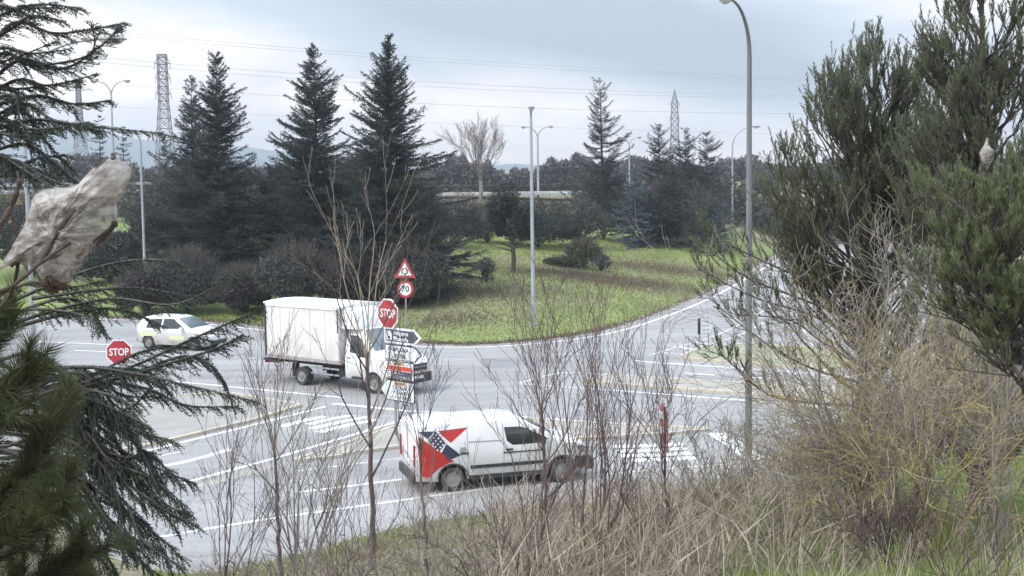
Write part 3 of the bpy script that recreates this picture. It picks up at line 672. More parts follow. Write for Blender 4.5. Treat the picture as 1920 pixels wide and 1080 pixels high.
# round-crowned pine with a bare stem
rp = on(962, 84); rr_ = empty('pine_tree', tuple(rp)); tag(rr_, 'dark round-crowned pine with a bare stem, left of the middle lamp', 'tree')
mb = MB(); mb.tube([(0, 0, -.1), (.05, 0, .9), (-.05, .05, 2.2), (0, 0, 4.6)], [.17, .14, .12, .04], 8)
rg = np.random.default_rng(60); P0, P1 = [], []
for k in range(40):
    a = rg.uniform(0, 6.28); z = rg.uniform(1.3, 4.2); P0.append([0, 0, z]); P1.append([math.cos(a)*1.7, math.sin(a)*1.7, z+rg.uniform(.1, .9)])
prisms(mb, P0, P1, .04, .012); mb.build('trunk', M['trunk_dark'], rr_)
mb = MB(); leaf_cloud(mb, (0, 0, 3.1), (2.75, 2.5, 3.2), 17000, .14, rg, 26, (.16, .32)); mb.build('crown', CF, rr_)

# far wood as masses
def wood(x0, x1, D, ztop, n, seed, label, m_, size=.8, name='woodland'):
    rg = np.random.default_rng(seed); x = rg.uniform(x0, x1, n); y = D+rg.uniform(-6, 10, n); gz = np.maximum(T(x, y), 0)
    prof = ztop*(.75+.25*np.sin(x*.31+seed)+.12*np.sin(x*1.1)+.1*np.sin(x*2.7))
    z = gz+prof*rg.uniform(0, 1, n)**.7
    mb = MB(); blades(mb, np.stack([x, y, z], 1), unit(rg.normal(size=(n, 3))+np.array([0, 0, .6]))*size*rg.uniform(.5, 1.3, n)[:, None], size*.55, rg)
    o = mb.build(name, m_); tag(o, label, kind='stuff'); return o
wood(-34, 20, 245, 5.0, 26000, 61, 'leafless grey-brown wood along the horizon beyond the far road', M['wood_far'])
wood(-110, -34, 230, 5.0, 26000, 62, 'brown-grey wood below the blue ridge', M['wood_far'])
wood(18, 95, 260, 4.2, 18000, 63, 'grey wood on the horizon behind the right-hand conifers', M['wood_far'])

wood(-52, -14, 132, 3.6, 24000, 64, 'dark thicket on the plateau behind the tall conifers', M['bush_dark'], .5, 'thicket')
wood(10, 52, 140, 4.4, 24000, 65, 'dark thicket on the plateau behind the right-hand clump', M['bush_dark'], .5, 'thicket')
# ------------------------------------------------------------------ bare branching
def grow(S, p, d, ln, r, lvl, rg, ang=.55, nseg=5, wob=.10, up=.04, kids=3, shrink=.62, minr=.003):
    d = d/np.linalg.norm(d); step = ln/nseg
    for i in range(nseg):
        d = d+rg.normal(size=3)*wob+np.array([0, 0, up]); d = d/np.linalg.norm(d)
        q = p+d*step; r1 = max(r*(1-.55/nseg), minr)
        S.append((p, q, r, r1)); 
        if lvl > 0 and i >= 1:
            nk = 1 if rg.random() < kids/nseg*1.15 else 0
            if i == nseg-1: nk = 2
            for _ in range(nk):
                ax = unit(rg.normal(size=3)); k = unit(np.cross(d, ax)); a = ang*rg.uniform(.6, 1.3)
                grow(S, q, d*math.cos(a)+k*math.sin(a), ln*shrink*rg.uniform(.7, 1.15), max(r1*.62, minr), lvl-1, rg, ang, nseg, wob*1.1, up, kids, shrink, minr)
        p = q; r = r1
def sticks(S, name, m_, parent=None, n=3):
    mb = MB(); A0 = np.array([s[0] for s in S]); A1 = np.array([s[1] for s in S]); a = np.array([s[2] for s in S]); b = np.array([s[3] for s in S])
    prisms(mb, A0, A1, a, b, n); return mb.build(name, m_, parent)

# far bare tree on the plateau
r = empty('bare_tree', tuple(on(903, 172))); tag(r, 'leafless fan-shaped tree on the horizon beside the far road', 'tree'); S = []; rg = np.random.default_rng(70)
mb = MB(); mb.tube([(0, 0, -.2), (.1, 0, 2.0), (0, 0, 3.4)], [.28, .24, .2], 8); mb.build('trunk', M['trunk_grey'], r)
for k in range(9):
    a = k*.7; el = rg.uniform(.15, .8) if k else 0
    grow(S, np.array([0, 0, rg.uniform(2.4, 3.4)]), np.array([math.cos(a)*math.sin(el), math.sin(a)*math.sin(el), math.cos(el)]), 4.4, .075, 3, rg, .42, 6, .06, .05, 5.5, .52, .013)
sticks(S, 'branch', M['twig_far'], r)
for i, (px, D, hgt, lb) in enumerate(((800, 165, 5.2, 'thin leafless tree right of the tallest conifer, near the horizon'), (873, 150, 2.6, 'small dark-stemmed tree before the white guard rail'))):
    r = empty('bare_tree', tuple(on(px, D))); tag(r, lb, 'tree'); S = []; rg = np.random.default_rng(75+i)
    for k in range(3): grow(S, np.array([0, 0, 0.0]), np.array([rg.uniform(-.3, .3), rg.uniform(-.3, .3), 1]), hgt*.45, .09, 3, rg, .5, 5, .08, .05, 4, .6, .02)
    sticks(S, 'branch', M['twig_far'], r)

# ================================================================== INFRASTRUCTURE
# yellow bridge on the left
r = empty('road_bridge', tuple(at(120, 440, 128)*np.array([1, 1, 0]))); tag(r, 'yellow-beamed road bridge crossing behind the left trees', 'bridge')
bx0 = at(-260, 370, 128)[0]-r.location.x; bx1 = at(292, 370, 128)[0]-r.location.x; zb = at(200, 384, 128)[2]; cxm = (bx0+bx1)/2; lw = bx1-bx0
mb = MB(); mb.box((cxm, 0, zb+.55), (lw, .5, 1.15)); bm = mb.build('beam', M['yellow'], r)
mb = MB(); mb.box((cxm, 4, zb+1.27), (lw+1, 9, .26)); mb.build('deck', M['concrete'], r)
mb = MB(); mb.box((cxm, .1, zb+2.0), (lw+1, .10, .30)); mb.build('rail', M['galv'], r)
for k in range(14):
    mb = MB(); mb.box((bx0+1+k*lw/13.5, .14, zb+1.75), (.1, .1, .78)); mb.build('rail_post', M['galv'], r)
for k in range(10):
    mb = MB(); mb.box((bx0+1.5+k*lw/10, -.27, zb+.55), (.06, .05, 1.05)); mb.build('web_stiffener', M['yellow'], bm)
for xx in (bx0+3, cxm-1.5, bx1-3.2):
    mb = MB(); mb.box((xx, 3.5, zb/2-.3), (.9, 3.5, zb+.55)); mb.build('pier', M['concrete'], r)

# far road with guard rail
D0 = 178; a_ = at(790, 357, D0); b_ = at(1075, 360, D0); zz0 = Th(a_[0], D0)
mb = MB(); V = [(a_[0]-14, D0+1.5, zz0+.30), (b_[0]+3, D0+1.5, zz0+.30), (b_[0]+3, D0+13, zz0+.55), (a_[0]-14, D0+13, zz0+.55)]; mb.poly(V); M['far_asphalt'] = mat('far_asphalt', (.16, .16, .165), .95, c2=(.2, .2, .2), scale=.3, spec=.1); o = mb.build('far_road', M['far_asphalt']); tag(o, kind='structure', label='thin strip of far road on the horizon')
r = empty('guard_rail', (0, D0, zz0)); tag(r, 'white guard rail on posts along the far road', 'guard rail')
mb = MB(); xa, xb = a_[0]-8, b_[0]+1
for (zl, yl) in ((.62, 0), (.78, .0)): mb.box(((xa+xb)/2, yl, zl), (xb-xa, .06, .13))
mb.box(((xa+xb)/2, .05, .70), (xb-xa, .04, .06)); M['rail_white'] = mat('rail_white', (.60, .60, .59), .7, c2=(.50, .50, .49), scale=1)
mb.build('beam', M['rail_white'], r)
n = int((xb-xa)/2)
pm = MB(); pm.box((0, 0, 0), (.12, .10, .9)); pm = pm.mesh('post'); pm.materials.append(M['galv'])
for k in range(n+1):
    o = bpy.data.objects.new('post', pm); col.objects.link(o); o.parent = r; o.location = (xa+k*(xb-xa)/n, .12, .40)
mb = MB(); rg = np.random.default_rng(5); hx = rg.uniform(a_[0]-6, b_[0]+6, 7000); mb_ = np.stack([hx, D0+15+rg.uniform(-.5, .5, 7000), zz0+.5+rg.uniform(0, 1.1, 7000)], 1)
blades(mb, mb_, unit(rg.normal(size=(7000, 3)))*.3, .22, rg); o = mb.build('hedge', M['bush_dark']); tag(o, 'clipped dark hedge behind the far road', 'hedge')

# lamp posts
def lamp(px, basey, D, topy, arms, label, group='street lamps', H=None, dark=False, base=None, armlen=1.6, rise=1.1, hl=.62, sc=1.0, rp=.085):
    p = on(px, D) if base is None else base
    ztop = at(px, topy, D)[2]; H = ztop-p[2]
    x0 = at(px, 500 if basey is None else basey, D)[0]; r = empty('street_lamp', (x0, D, p[2])); tag(r, label, 'street lamp', group)
    ms_ = M['lamp_steel_dark'] if dark else M['lamp_steel']
    mb = MB(); mb.tube([(0, 0, -.05), (0, 0, H*.5), (0, 0, H-rise)], [rp*sc, rp*.8*sc, rp*.62*sc], 12); 
    mb.lathe([(.16*sc, 0), (.16*sc, .03), (.10*sc, .06)], 12); mb.build('pole', ms_, r, sharp=40)
    mb = MB(); mb.box((0, -rp*sc*.99, .9), (.10, .012, .28)); mb.build('access_door', M['galv'], r)
    for (ax, ay) in arms:
        u = np.array([ax, ay, 0.0]); Lh = np.linalg.norm(u); u = u/Lh
        pts = []
        for t in np.linspace(0, 1, 9):
            th = t*math.pi/2*.96; pts.append(u*(Lh*(1-math.cos(th)))+np.array([0, 0, H-rise+rise*math.sin(th)]))
        mb = MB(); mb.tube(pts, np.linspace(rp*.6*sc, .03*sc, 9), 8); arm = mb.build('arm', ms_, r, smooth=True)
        e_ = pts[-1]; s_ = np.array([-u[1], u[0], 0])
        # head: streamlined shell over a bowl
        mb = MB(); V = []; nn_ = 10; st = [(-.05, .03, .03), (.0, .05, .05), (.12, .09, .075), (.30, .145, .09), (.48, .14, .085), (.60, .09, .06), (.66, .02, .02)]
        for (t, w_, h_) in st:
            for k in range(nn_):
                a = 2*math.pi*k/nn_; y = math.cos(a)*w_; z = math.sin(a)*h_; z = z if z > 0 else z*.25
                V.append(e_+u*(t*hl/.62)+s_*y*sc+np.array([0, 0, z*sc+.0]))
        mb.add(V, [[i*nn_+k, i*nn_+(k+1) % nn_, (i+1)*nn_+(k+1) % nn_, (i+1)*nn_+k] for i in range(len(st)-1) for k in range(nn_)]); hd = mb.build('lamp_head', M['lamp_head'], arm, smooth=True)
        mb = MB(); V = []; st = [(.10, .05, .03), (.2, .10, .09), (.36, .12, .13), (.5, .10, .10), (.60, .03, .02)]
        for (t, w_, h_) in st:
            for k in range(6):
                a = math.pi+math.pi*k/5; V.append(e_+u*(t*hl/.62)+s_*math.cos(a)*w_*sc+np.array([0, 0, math.sin(a)*h_*sc-.015]))
        mb.add(V, [[i*6+k, i*6+k+1, (i+1)*6+k+1, (i+1)*6+k] for i in range(len(st)-1) for k in range(5)]); mb.build('glass_bowl', M['lamp_glass'], arm, smooth=True)
    return r
pL = g(1403, 893); lamp(1403, 893, pL[1], 6, [(-.62, -.8)], 'tallest grey lamp post rising in front of the near pine', dark=True, base=np.array([pL[0], pL[1], max(Th(pL[0], pL[1]), 0)]), rise=1.3, rp=.098, hl=.55)
hm = hit(1000, 610); lamp(1000, 610, hm[1], 205, [(.0, -1.3)], 'lamp post on the grass edge, centre right, its head facing the camera', rise=.35, base=hm, rp=.09, hl=.6, sc=1.15)
lamp(274, 560, 80, 236, [(-2.1, -.3)], 'lamp post at the left with its arm reaching left over the road', rise=.9, rp=.09, hl=.9, sc=1.15)
lamp(66, 700, 33, 75, [(1.9, .1)], 'hazy lamp post behind the near left tree, large head pointing right', rise=1.2, rp=.07, hl=.75, base=np.array([at(66, 700, 33)[0], 33, 0]))
lamp(217, 400, 108, 152, [(-1.1, 0), (1.1, 0)], 'double-armed lamp post against the sky left of the lattice pylon', rise=1.2, hl=.55, sc=1.3)
lamp(1009, 340, 190, 238, [(-1.7, 0), (1.6, 0)], 'double-armed lamp post on the horizon right of the middle lamp', rise=1.6, hl=.7, sc=1.8, rp=.1)
lamp(1373, 446, 126, 238, [(1.9, 0)], 'lamp post with one arm pointing right beside the right-hand conifers', rise=1.9, hl=.8, sc=1.3, base=hit(1373, 446)*np.array([1, 0, 1])+np.array([0, 126, 0]))
lamp(1180, 320, 190, 258, [(-1.1, 0), (1.2, 0)], 'small double-armed lamp head showing above the tiered conifer', rise=1.2, hl=.6, sc=1.6)
lamp(1069, 320, 260, 290, [(.8, 0)], 'tiny distant lamp post over the horizon wood', rise=.6, hl=.7, sc=2.0)

# pylons
def pylon(px, D, topy, basey, prof, label, arms, r_=.09, name='pylon'):
    """prof: list of (height fraction, half width in m)"""
    b = on(px, D); ztop = at(px, topy, D)[2]; H = ztop-b[2]; x0 = at(px, 200, D)[0]
    o = empty(name, (x0, D, b[2])); tag(o, label, 'pylon', 'high-voltage pylons')
    mb = MB(); P0, P1 = [], []; lv = []
    f = 0; 
    zs = [0]
    while zs[-1] < H-.3:
        wv = np.interp(zs[-1]/H, [p[0] for p in prof], [p[1] for p in prof]); zs.append(min(H, zs[-1]+max(wv*1.7, .9)))
    for z in zs:
        wv = np.interp(z/H, [p[0] for p in prof], [p[1] for p in prof]); lv.append([np.array([sx*wv, sy*wv, z]) for sx, sy in ((-1, -1), (1, -1), (1, 1), (-1, 1))])
    for i in range(len(lv)-1):
        for k in range(4):
            P0.append(lv[i][k]); P1.append(lv[i+1][k]); P0.append(lv[i][k]); P1.append(lv[i+1][(k+1) % 4]); P0.append(lv[i][(k+1) % 4]); P1.append(lv[i+1][k]); P0.append(lv[i+1][k]); P1.append(lv[i+1][(k+1) % 4])
    prisms(mb, P0, P1, r_, r_, 4); mb.build('lattice_tower', M['pylon'], o)
    for (zf, l, yl) in arms:
        for sgn in (-1, 1):
            mb = MB(); z = H*zf; wv = np.interp(zf, [p[0] for p in prof], [p[1] for p in prof]); tip = np.array([sgn*l, -yl, z+.1])
            prisms(mb, [(sgn*wv, -wv, z), (sgn*wv, wv, z), (sgn*wv, 0, z+1.3), (sgn*l*.5, -yl*.5, z+.05)], [tip, tip, tip, (sgn*wv, 0, z+1.2)], r_, r_*.8, 4)
            ar = mb.build('cross_arm', M['pylon'], o)
            mb = MB(); mb.tube([tip, tip-np.array([0, 0, 1.2])], .07, 5); mb.build('insulator', M['wire'], ar)
    return o
pylon(307, 260, 102, 300, [(0, 1.95), (.66, .78), (.68, .84), (1, .80)], 'dark lattice pylon with a narrow boxy top left of the conifers', [(.93, 1.5, 0), (.82, 1.5, 0), (.70, 1.5, 0)], .065)
pylon(1265, 420, 168, 300, [(0, 2.0), (.5, 1.05), (.55, 1.2), (.85, .85), (1, .1)], 'pale pointed pylon rising behind the right-hand conifers', [(.82, 1.5, 0), (.66, 1.5, 0)], .075)
pylon(148, 420, 150, 300, [(0, 2.6), (.6, .9), (1, .5)], 'faint lattice pylon seen through the near left branches', [(.9, 4.5, 0), (.72, 5.0, 0), (.56, 4.5, 0)], .10)
# power lines
wires = [([(262, 66), (720, 103), (1400, 141)], 'topmost power line across the sky'), ([(262, 72), (720, 109), (1400, 146)], 'power line just under the topmost one'),
         ([(200, 110), (720, 149), (1400, 177)], 'upper wire of the middle pair of power lines'), ([(200, 119), (720, 158), (1400, 182)], 'lower wire of the middle pair of power lines'),
         ([(165, 155), (720, 191), (1440, 212)], 'single power line under the middle pair'), ([(600, 221), (960, 236), (1440, 250)], 'faintest and lowest power line above the conifers')]
for i, (pts, lb) in enumerate(wires):
    D = 262 if i < 5 else 420
    P = [at(p[0], p[1], D) for p in pts]; xs = np.array([p[0] for p in P]); zs = np.array([p[2] for p in P]); c2 = np.polyfit(xs, zs, 2)
    X_ = np.linspace(at(-500, 100, D)[0], at(2400, 100, D)[0], 60); pts3 = [np.array([x, D+.03*x, np.polyval(c2, x)]) for x in X_]
    mb = MB(); mb.tube(pts3, .036 if i < 5 else .045, 4); o = mb.build('power_line', M['wire']); tag(o, lb, 'power line', 'power lines across the sky'); shift(o, pts3[0])

# ------------------------------------------------------------------ signs
def text_obj(s, size, loc, M4, name, m_, parent, width=None, bold=.0):
    cu = bpy.data.curves.new(name, 'FONT'); cu.body = s; cu.size = size; cu.align_x = 'CENTER'; cu.align_y = 'CENTER'; cu.offset = bold; cu.resolution_u = 3
    to = bpy.data.objects.new(name, cu); col.objects.link(to); bpy.context.view_layer.update()
    me = bpy.data.meshes.new_from_object(to.evaluated_get(bpy.context.evaluated_depsgraph_get())); bpy.data.objects.remove(to)
    me.name = name; me.materials.clear(); me.materials.append(m_)
    xs = [v.co.x for v in me.vertices]; wd = max(xs)-min(xs)
    k = width/wd if width else 1
    me.transform(M4 @ Matrix.Translation(Vector(loc)) @ Matrix.Diagonal((k, 1, 1, 1)))
    o = bpy.data.objects.new(name, me); col.objects.link(o); o.parent = parent; return o
def face_frame(normal2):
    """matrix with X = reading direction, Y = up, Z = out of the face"""
    n = Vector((normal2[0], normal2[1], 0)).normalized(); up = Vector((0, 0, 1)); x = up.cross(n)
    return Matrix(((x.x, up.x, n.x, 0), (x.y, up.y, n.y, 0), (x.z, up.z, n.z, 0), (0, 0, 0, 1)))
def plate(pts, z0, z1, M4, name, m_, parent, hole=None):
    mb = MB(); P = [(p[0], p[1], z0) for p in pts]; n = len(P); Q_ = [(p[0], p[1], z1) for p in pts]
    mb.poly(Q_); mb.poly(P[::-1]); mb.add(P+Q_, [[i, (i+1) % n, n+(i+1) % n, n+i] for i in range(n)])
    me = mb.mesh(name); me.transform(M4); me.materials.append(m_); o = bpy.data.objects.new(name, me); col.objects.link(o); o.parent = parent; return o
def ngon(n, r, ph=0, c=(0, 0)): return [(c[0]+r*math.cos(2*math.pi*k/n+ph), c[1]+r*math.sin(2*math.pi*k/n+ph)) for k in range(n)]
def shrinkp(pts, k):
    """inset a convex outline by k metres"""
    n = len(pts); out = []
    for i in range(n):
        p0 = np.array(pts[i-1]); p1 = np.array(pts[i]); p2 = np.array(pts[(i+1) % n])
        a = (p1-p0)/np.linalg.norm(p1-p0); b = (p2-p1)/np.linalg.norm(p2-p1); na_ = np.array([-a[1], a[0]]); nb_ = np.array([-b[1], b[0]])
        m_ = na_+nb_; m_ = m_/(1+np.dot(na_, nb_)); out.append(tuple(p1+m_*k))
    return out
def stop_sign(parent, cz, M4, off=(0, 0, 0)):
    Mx = Matrix.Translation(Vector(off)+Vector((0, 0, cz))) @ M4
    oc = ngon(8, .45/math.cos(math.pi/8), math.pi/8)
    b = plate(oc, .0, .02, Mx, 'sign_plate', M['sign_white'], parent)
    plate([(x*.90, y*.90) for x, y in oc], .021, .024, Mx, 'red_face', M['sign_red'], b)
    text_obj('STOP', .36, (0, 0, .028), Mx, 'lettering', M['sign_white'], b, width=.68, bold=.010)
    return b
def pole(parent, x, y, h, r=.038, name='pole', z=0):
    mb = MB(); mb.tube([(x, y, z-.05), (x, y, h)], r, 10); mb.lathe([(r*1.05, h), (r*.6, h+.02), (0.001, h+.025)], 10, origin=(x, y, 0)); return mb.build(name, M['galv'], parent, sharp=40)
# main direction sign assembly
b0 = g(743, 816, .07); YAW = R(44)
u_ = np.array([math.cos(-YAW), math.sin(-YAW)]); nrm = (-math.sin(YAW), -math.cos(YAW))
ds = empty('direction_sign', tuple(b0)); tag(ds, 'stack of four arrow-shaped direction boards on two poles on the sandy island', 'direction sign')
Mf = face_frame(nrm)
p1_ = u_*0.0; p2_ = u_*.76
pole(ds, p1_[0], p1_[1], 3.2); pole(ds, p2_[0], p2_[1], 3.2)
offv = Vector((nrm[0], nrm[1], 0))*.06
def Mb(s, z): return Matrix.Translation(Vector((u_[0]*s, u_[1]*s, z))+offv) @ Mf
def arrow(w_, h_, right=True, tip=.30, cut=.06):
    a = [(0, 0), (w_-tip, 0), (w_, h_/2), (w_-tip, h_), (0, h_)]
    a = [(0.0, .03), (.03, 0), (w_-tip, 0), (w_, h_/2), (w_-tip, h_), (.03, h_), (0, h_-.03)]
    if not right: a = [(w_-x, y) for x, y in a][::-1]
    return a
def board(s0, z0, w_, h_, right, outer, inner, brd):
    Mx = Mb(s0, z0); a = arrow(w_, h_, right); b = plate(a, 0, .03, Mx, 'arrow_board', outer, ds)
    plate(shrinkp(a, brd), .031, .034, Mx, 'board_face', inner, b); return b, Mx
b, Mx = board(-.34, 2.80, 1.62, .47, True, M['sign_white'], M['sign_navy'], .06)
plate(shrinkp([(.08, .08), (.36, .08), (.36, .39), (.08, .39)], .02), .036, .039, Mx, 'pictogram_panel', M['sign_white'], b)
plate([(.14, .14), (.29, .14), (.27, .20), (.22, .22), (.16, .19)], .041, .043, Mx, 'pictogram', M['sign_black'], b)
text_obj('Polígono', .17, (.74, .315, .037), Mx, 'lettering', M['sign_white'], b, width=.66, bold=.006)
text_obj('Plazaola', .17, (.74, .145, .037), Mx, 'lettering', M['sign_white'], b, width=.66, bold=.006)
b, Mx = board(-.32, 2.30, 1.62, .46, True, M['sign_black'], M['sign_blue_white'], .028)
text_obj('PAMPLONA', .17, (.60, .32, .037), Mx, 'lettering', M['sign_black'], b, width=.92, bold=.004)
text_obj('IRUÑA', .17, (.66, .12, .037), Mx, 'lettering', M['sign_black'], b, width=.5, bold=.004)
b, Mx = board(-.62, 1.72, 1.58, .56, False, M['sign_black'], M['sign_white'], .028)
plate([(.68, .44), (1.10, .44), (1.10, .52), (.68, .52)], .036, .039, Mx, 'route_number_panel', M['sign_orange'], b)
text_obj('NA-6001', .07, (.89, .48, .041), Mx, 'lettering', M['sign_black'], b, width=.34)
plate([(.40, .28), (1.46, .28), (1.46, .41), (.40, .41)], .036, .039, Mx, 'red_band', M['sign_scarlet'], b)
plate([(.40, .04), (1.46, .04), (1.46, .26), (.40, .26)], .036, .039, Mx, 'dark_band', M['sign_navy'], b)
plate([(.43, .07), (.55, .07), (.55, .23), (.43, .23)], .040, .043, Mx, 'pictogram_panel', M['sign_white'], b)
text_obj('Centro', .11, (.83, .205, .042), Mx, 'lettering', M['sign_white'], b, width=.44)
text_obj('C. Comercial', .10, (1.02, .095, .042), Mx, 'lettering', M['sign_white'], b, width=.80)
b, Mx = board(-.58, 1.07, 1.54, .62, False, M['sign_black'], M['sign_blue_white'], .028)
plate([(.66, .49), (1.12, .49), (1.12, .58), (.66, .58)], .036, .039, Mx, 'route_number_panel', M['sign_orange'], b)
text_obj('NA-2310', .075, (.89, .535, .041), Mx, 'lettering', M['sign_black'], b, width=.38)
text_obj('TAJONAR', .145, (.90, .40, .037), Mx, 'lettering', M['sign_black'], b, width=.66)
text_obj('V. GALAR', .145, (.90, .255, .037), Mx, 'lettering', M['sign_black'], b, width=.66)
text_obj('LA VICTORIA', .13, (.92, .11, .037), Mx, 'lettering', M['sign_black'], b, width=.98)
# stop sign standing above it on a pole of its own, just behind the boards
ss = empty('stop_sign', (b0[0]-.02, b0[1]+.10, b0[2])); tag(ss, 'red octagonal stop sign on top of the arrow-board stack', 'stop sign', 'stop signs at the junction')
pole(ss, 0, 0, 4.05); stop_sign(ss, 3.68, Mf, (nrm[0]*.20, nrm[1]*.20, 0))
mb = MB(); mb.box((nrm[0]*.10, nrm[1]*.10, 3.68), (.06, .22, .05), rz=math.pi/2-YAW+math.pi/2); mb.build('bracket', M['galv'], ss)
# left stop sign
bl = g(224, 760); bl = np.array([at(224, 660, 47.0)[0], 47.0, 0]); zc = at(224, 660, 47)[2]
ss = empty('stop_sign', tuple(bl)); tag(ss, 'red octagonal stop sign half covered by the near left cedar branch', 'stop sign', 'stop signs at the junction')
pole(ss, 0, 0, zc+.5); stop_sign(ss, zc, face_frame((.12, -1)), (0, -.05, 0))
# roundabout warning + 70
bs = hit(762, 616); Dd = bs[1]
ws = empty('speed_limit_sign', tuple(bs)); tag(ws, 'roundabout warning triangle above a round 70 limit on one pole', 'road sign')
pole(ws, 0, 0, at(757, 490, Dd)[2]-bs[2]); Mf2 = face_frame((-.35, -1))
zt = at(758, 521, Dd)[2]-bs[2]; Mx = Matrix.Translation((0, -.06, zt)) @ Mf2
tri = [(-.56, -.0), (.56, 0), (0, .97)]
b = plate(tri, 0, .02, Mx, 'warning_triangle', M['sign_red'], ws); plate(shrinkp(tri, .115), .021, .024, Mx, 'white_face', M['sign_white'], b)
for k in range(3):
    a0 = R(100+k*120); mb = MB(); ri, ro = .12, .17; cc = (0, .33)
    pts = [(cc[0]+ro*math.cos(a0-t), cc[1]+ro*math.sin(a0-t), .027) for t in np.linspace(0, 1.5, 8)]+[(cc[0]+ri*math.cos(a0-t), cc[1]+ri*math.sin(a0-t), .027) for t in np.linspace(1.5, 0, 8)]
    mb.poly(pts[::-1]); mb.poly([(cc[0]+r2*math.cos(a0-1.5+dd), cc[1]+r2*math.sin(a0-1.5+dd), .0275) for r2, dd in ((ri-.045, 0), (ro+.045, 0), ((ri+ro)/2, -.45))])
    me = mb.mesh('arrow'); me.transform(Mx); me.materials.append(M['sign_black']); o = bpy.data.objects.new('arrow', me); col.objects.link(o); o.parent = b
zt = at(760, 542, Dd)[2]-bs[2]; Mx = Matrix.Translation((0, -.06, zt)) @ Mf2
b = plate(ngon(28, .43), 0, .02, Mx, 'speed_disc', M['sign_red'], ws); plate(ngon(28, .31), .021, .024, Mx, 'white_face', M['sign_white'], b)
text_obj('70', .40, (0, 0, .028), Mx, 'lettering', M['sign_black'], b, width=.42, bold=.006)
# small white sign on island, right
p_ = g(1311, 657, .07); rs = empty('information_sign', tuple(p_)); tag(rs, 'small white arrow board with grey lettering on two legs, right island', 'road sign')
yw = R(-22); u2 = np.array([math.cos(-yw), math.sin(-yw)]); n2_ = (math.sin(-yw), -math.cos(-yw)); n2_ = (u2[1], -u2[0]); M2 = face_frame(n2_)
pole(rs, 0, 0, 1.42, .03); pole(rs, u2[0]*.46, u2[1]*.46, 1.42, .03)
Mx = Matrix.Translation((u2[0]*-.10+n2_[0]*.03, u2[1]*-.10+n2_[1]*.03, .72)) @ M2
a = [(0, 0), (.62, 0), (.80, .33), (.62, .68), (0, .68)]
b = plate(a, 0, .03, Mx, 'sign_plate', M['lamp_head'], rs); plate(shrinkp(a, .02), .031, .034, Mx, 'white_face', M['sign_white'], b); plate([(0, 0), (.12, 0), (.12, .68), (0, .68)], .036, .045, Mx, 'dark_edge', M['sign_black'], b)
for k, s_ in enumerate(('NA', 'TAJONAR', 'GALAR')): text_obj(s_, .13, (.38, .54-k*.19, .038), Mx, 'lettering', M['lamp_head'], b, width=(.2, .42, .36)[k])
M['faded_red'] = mat('faded_red', (.52, .16, .15), .6, c2=(.60, .28, .26), scale=8)
# red and white marker post
p_ = g(1247, 925); mp_ = empty('marker_post', tuple(p_)); tag(mp_, 'thin post carrying a narrow red and white marker panel beside the road', 'marker post')
mb = MB(); mb.tube([(0, 0, -.05), (0, 0, 2.15)], .03, 8); mb.build('pole', M['sign_black'], mp_)
zz_ = np.linspace(1.12, 2.25, 7)
for k in range(6):
    mb = MB(); mb.box((-.075, -.035, (zz_[k]+zz_[k+1])/2), (.11, .02, zz_[k+1]-zz_[k]-.003), rz=R(30)); mb.build('panel_band', M['faded_red'] if k % 2 else M['sign_white'], mp_)
mb = MB(); mb.box((.055, .0, 1.55), (.03, .12, .95)); mb.build('panel_edge', M['sign_red'], mp_)

# ================================================================== VEHICLES  (x forward, y left, z up)
def clip(poly, axis, val, keep_less):
    out = []; n = len(poly)
    for i in range(n):
        a, b = poly[i], poly[(i+1) % n]; ia = (a[axis] <= val) == keep_less; ib = (b[axis] <= val) == keep_less
        if ia: out.append(a)
        if ia != ib:
            t = (val-a[axis])/(b[axis]-a[axis]); out.append((a[0]+(b[0]-a[0])*t, a[1]+(b[1]-a[1])*t))
    return out
def cells(poly, dx=.15, dz=.1):
    x0 = min(p[0] for p in poly); x1 = max(p[0] for p in poly); z0 = min(p[1] for p in poly); z1 = max(p[1] for p in poly); res = []
    xs = np.linspace(x0, x1, max(2, int((x1-x0)/dx)+2)); zs = np.linspace(z0, z1, max(2, int((z1-z0)/dz)+2))
    for i in range(len(xs)-1):
        c1 = clip(clip(poly, 0, xs[i], False), 0, xs[i+1], True)
        if len(c1) < 3: continue
        for j in range(len(zs)-1):
            c2 = clip(clip(c1, 1, zs[j], False), 1, zs[j+1], True)
            if len(c2) >= 3: res.append(c2)
    return res
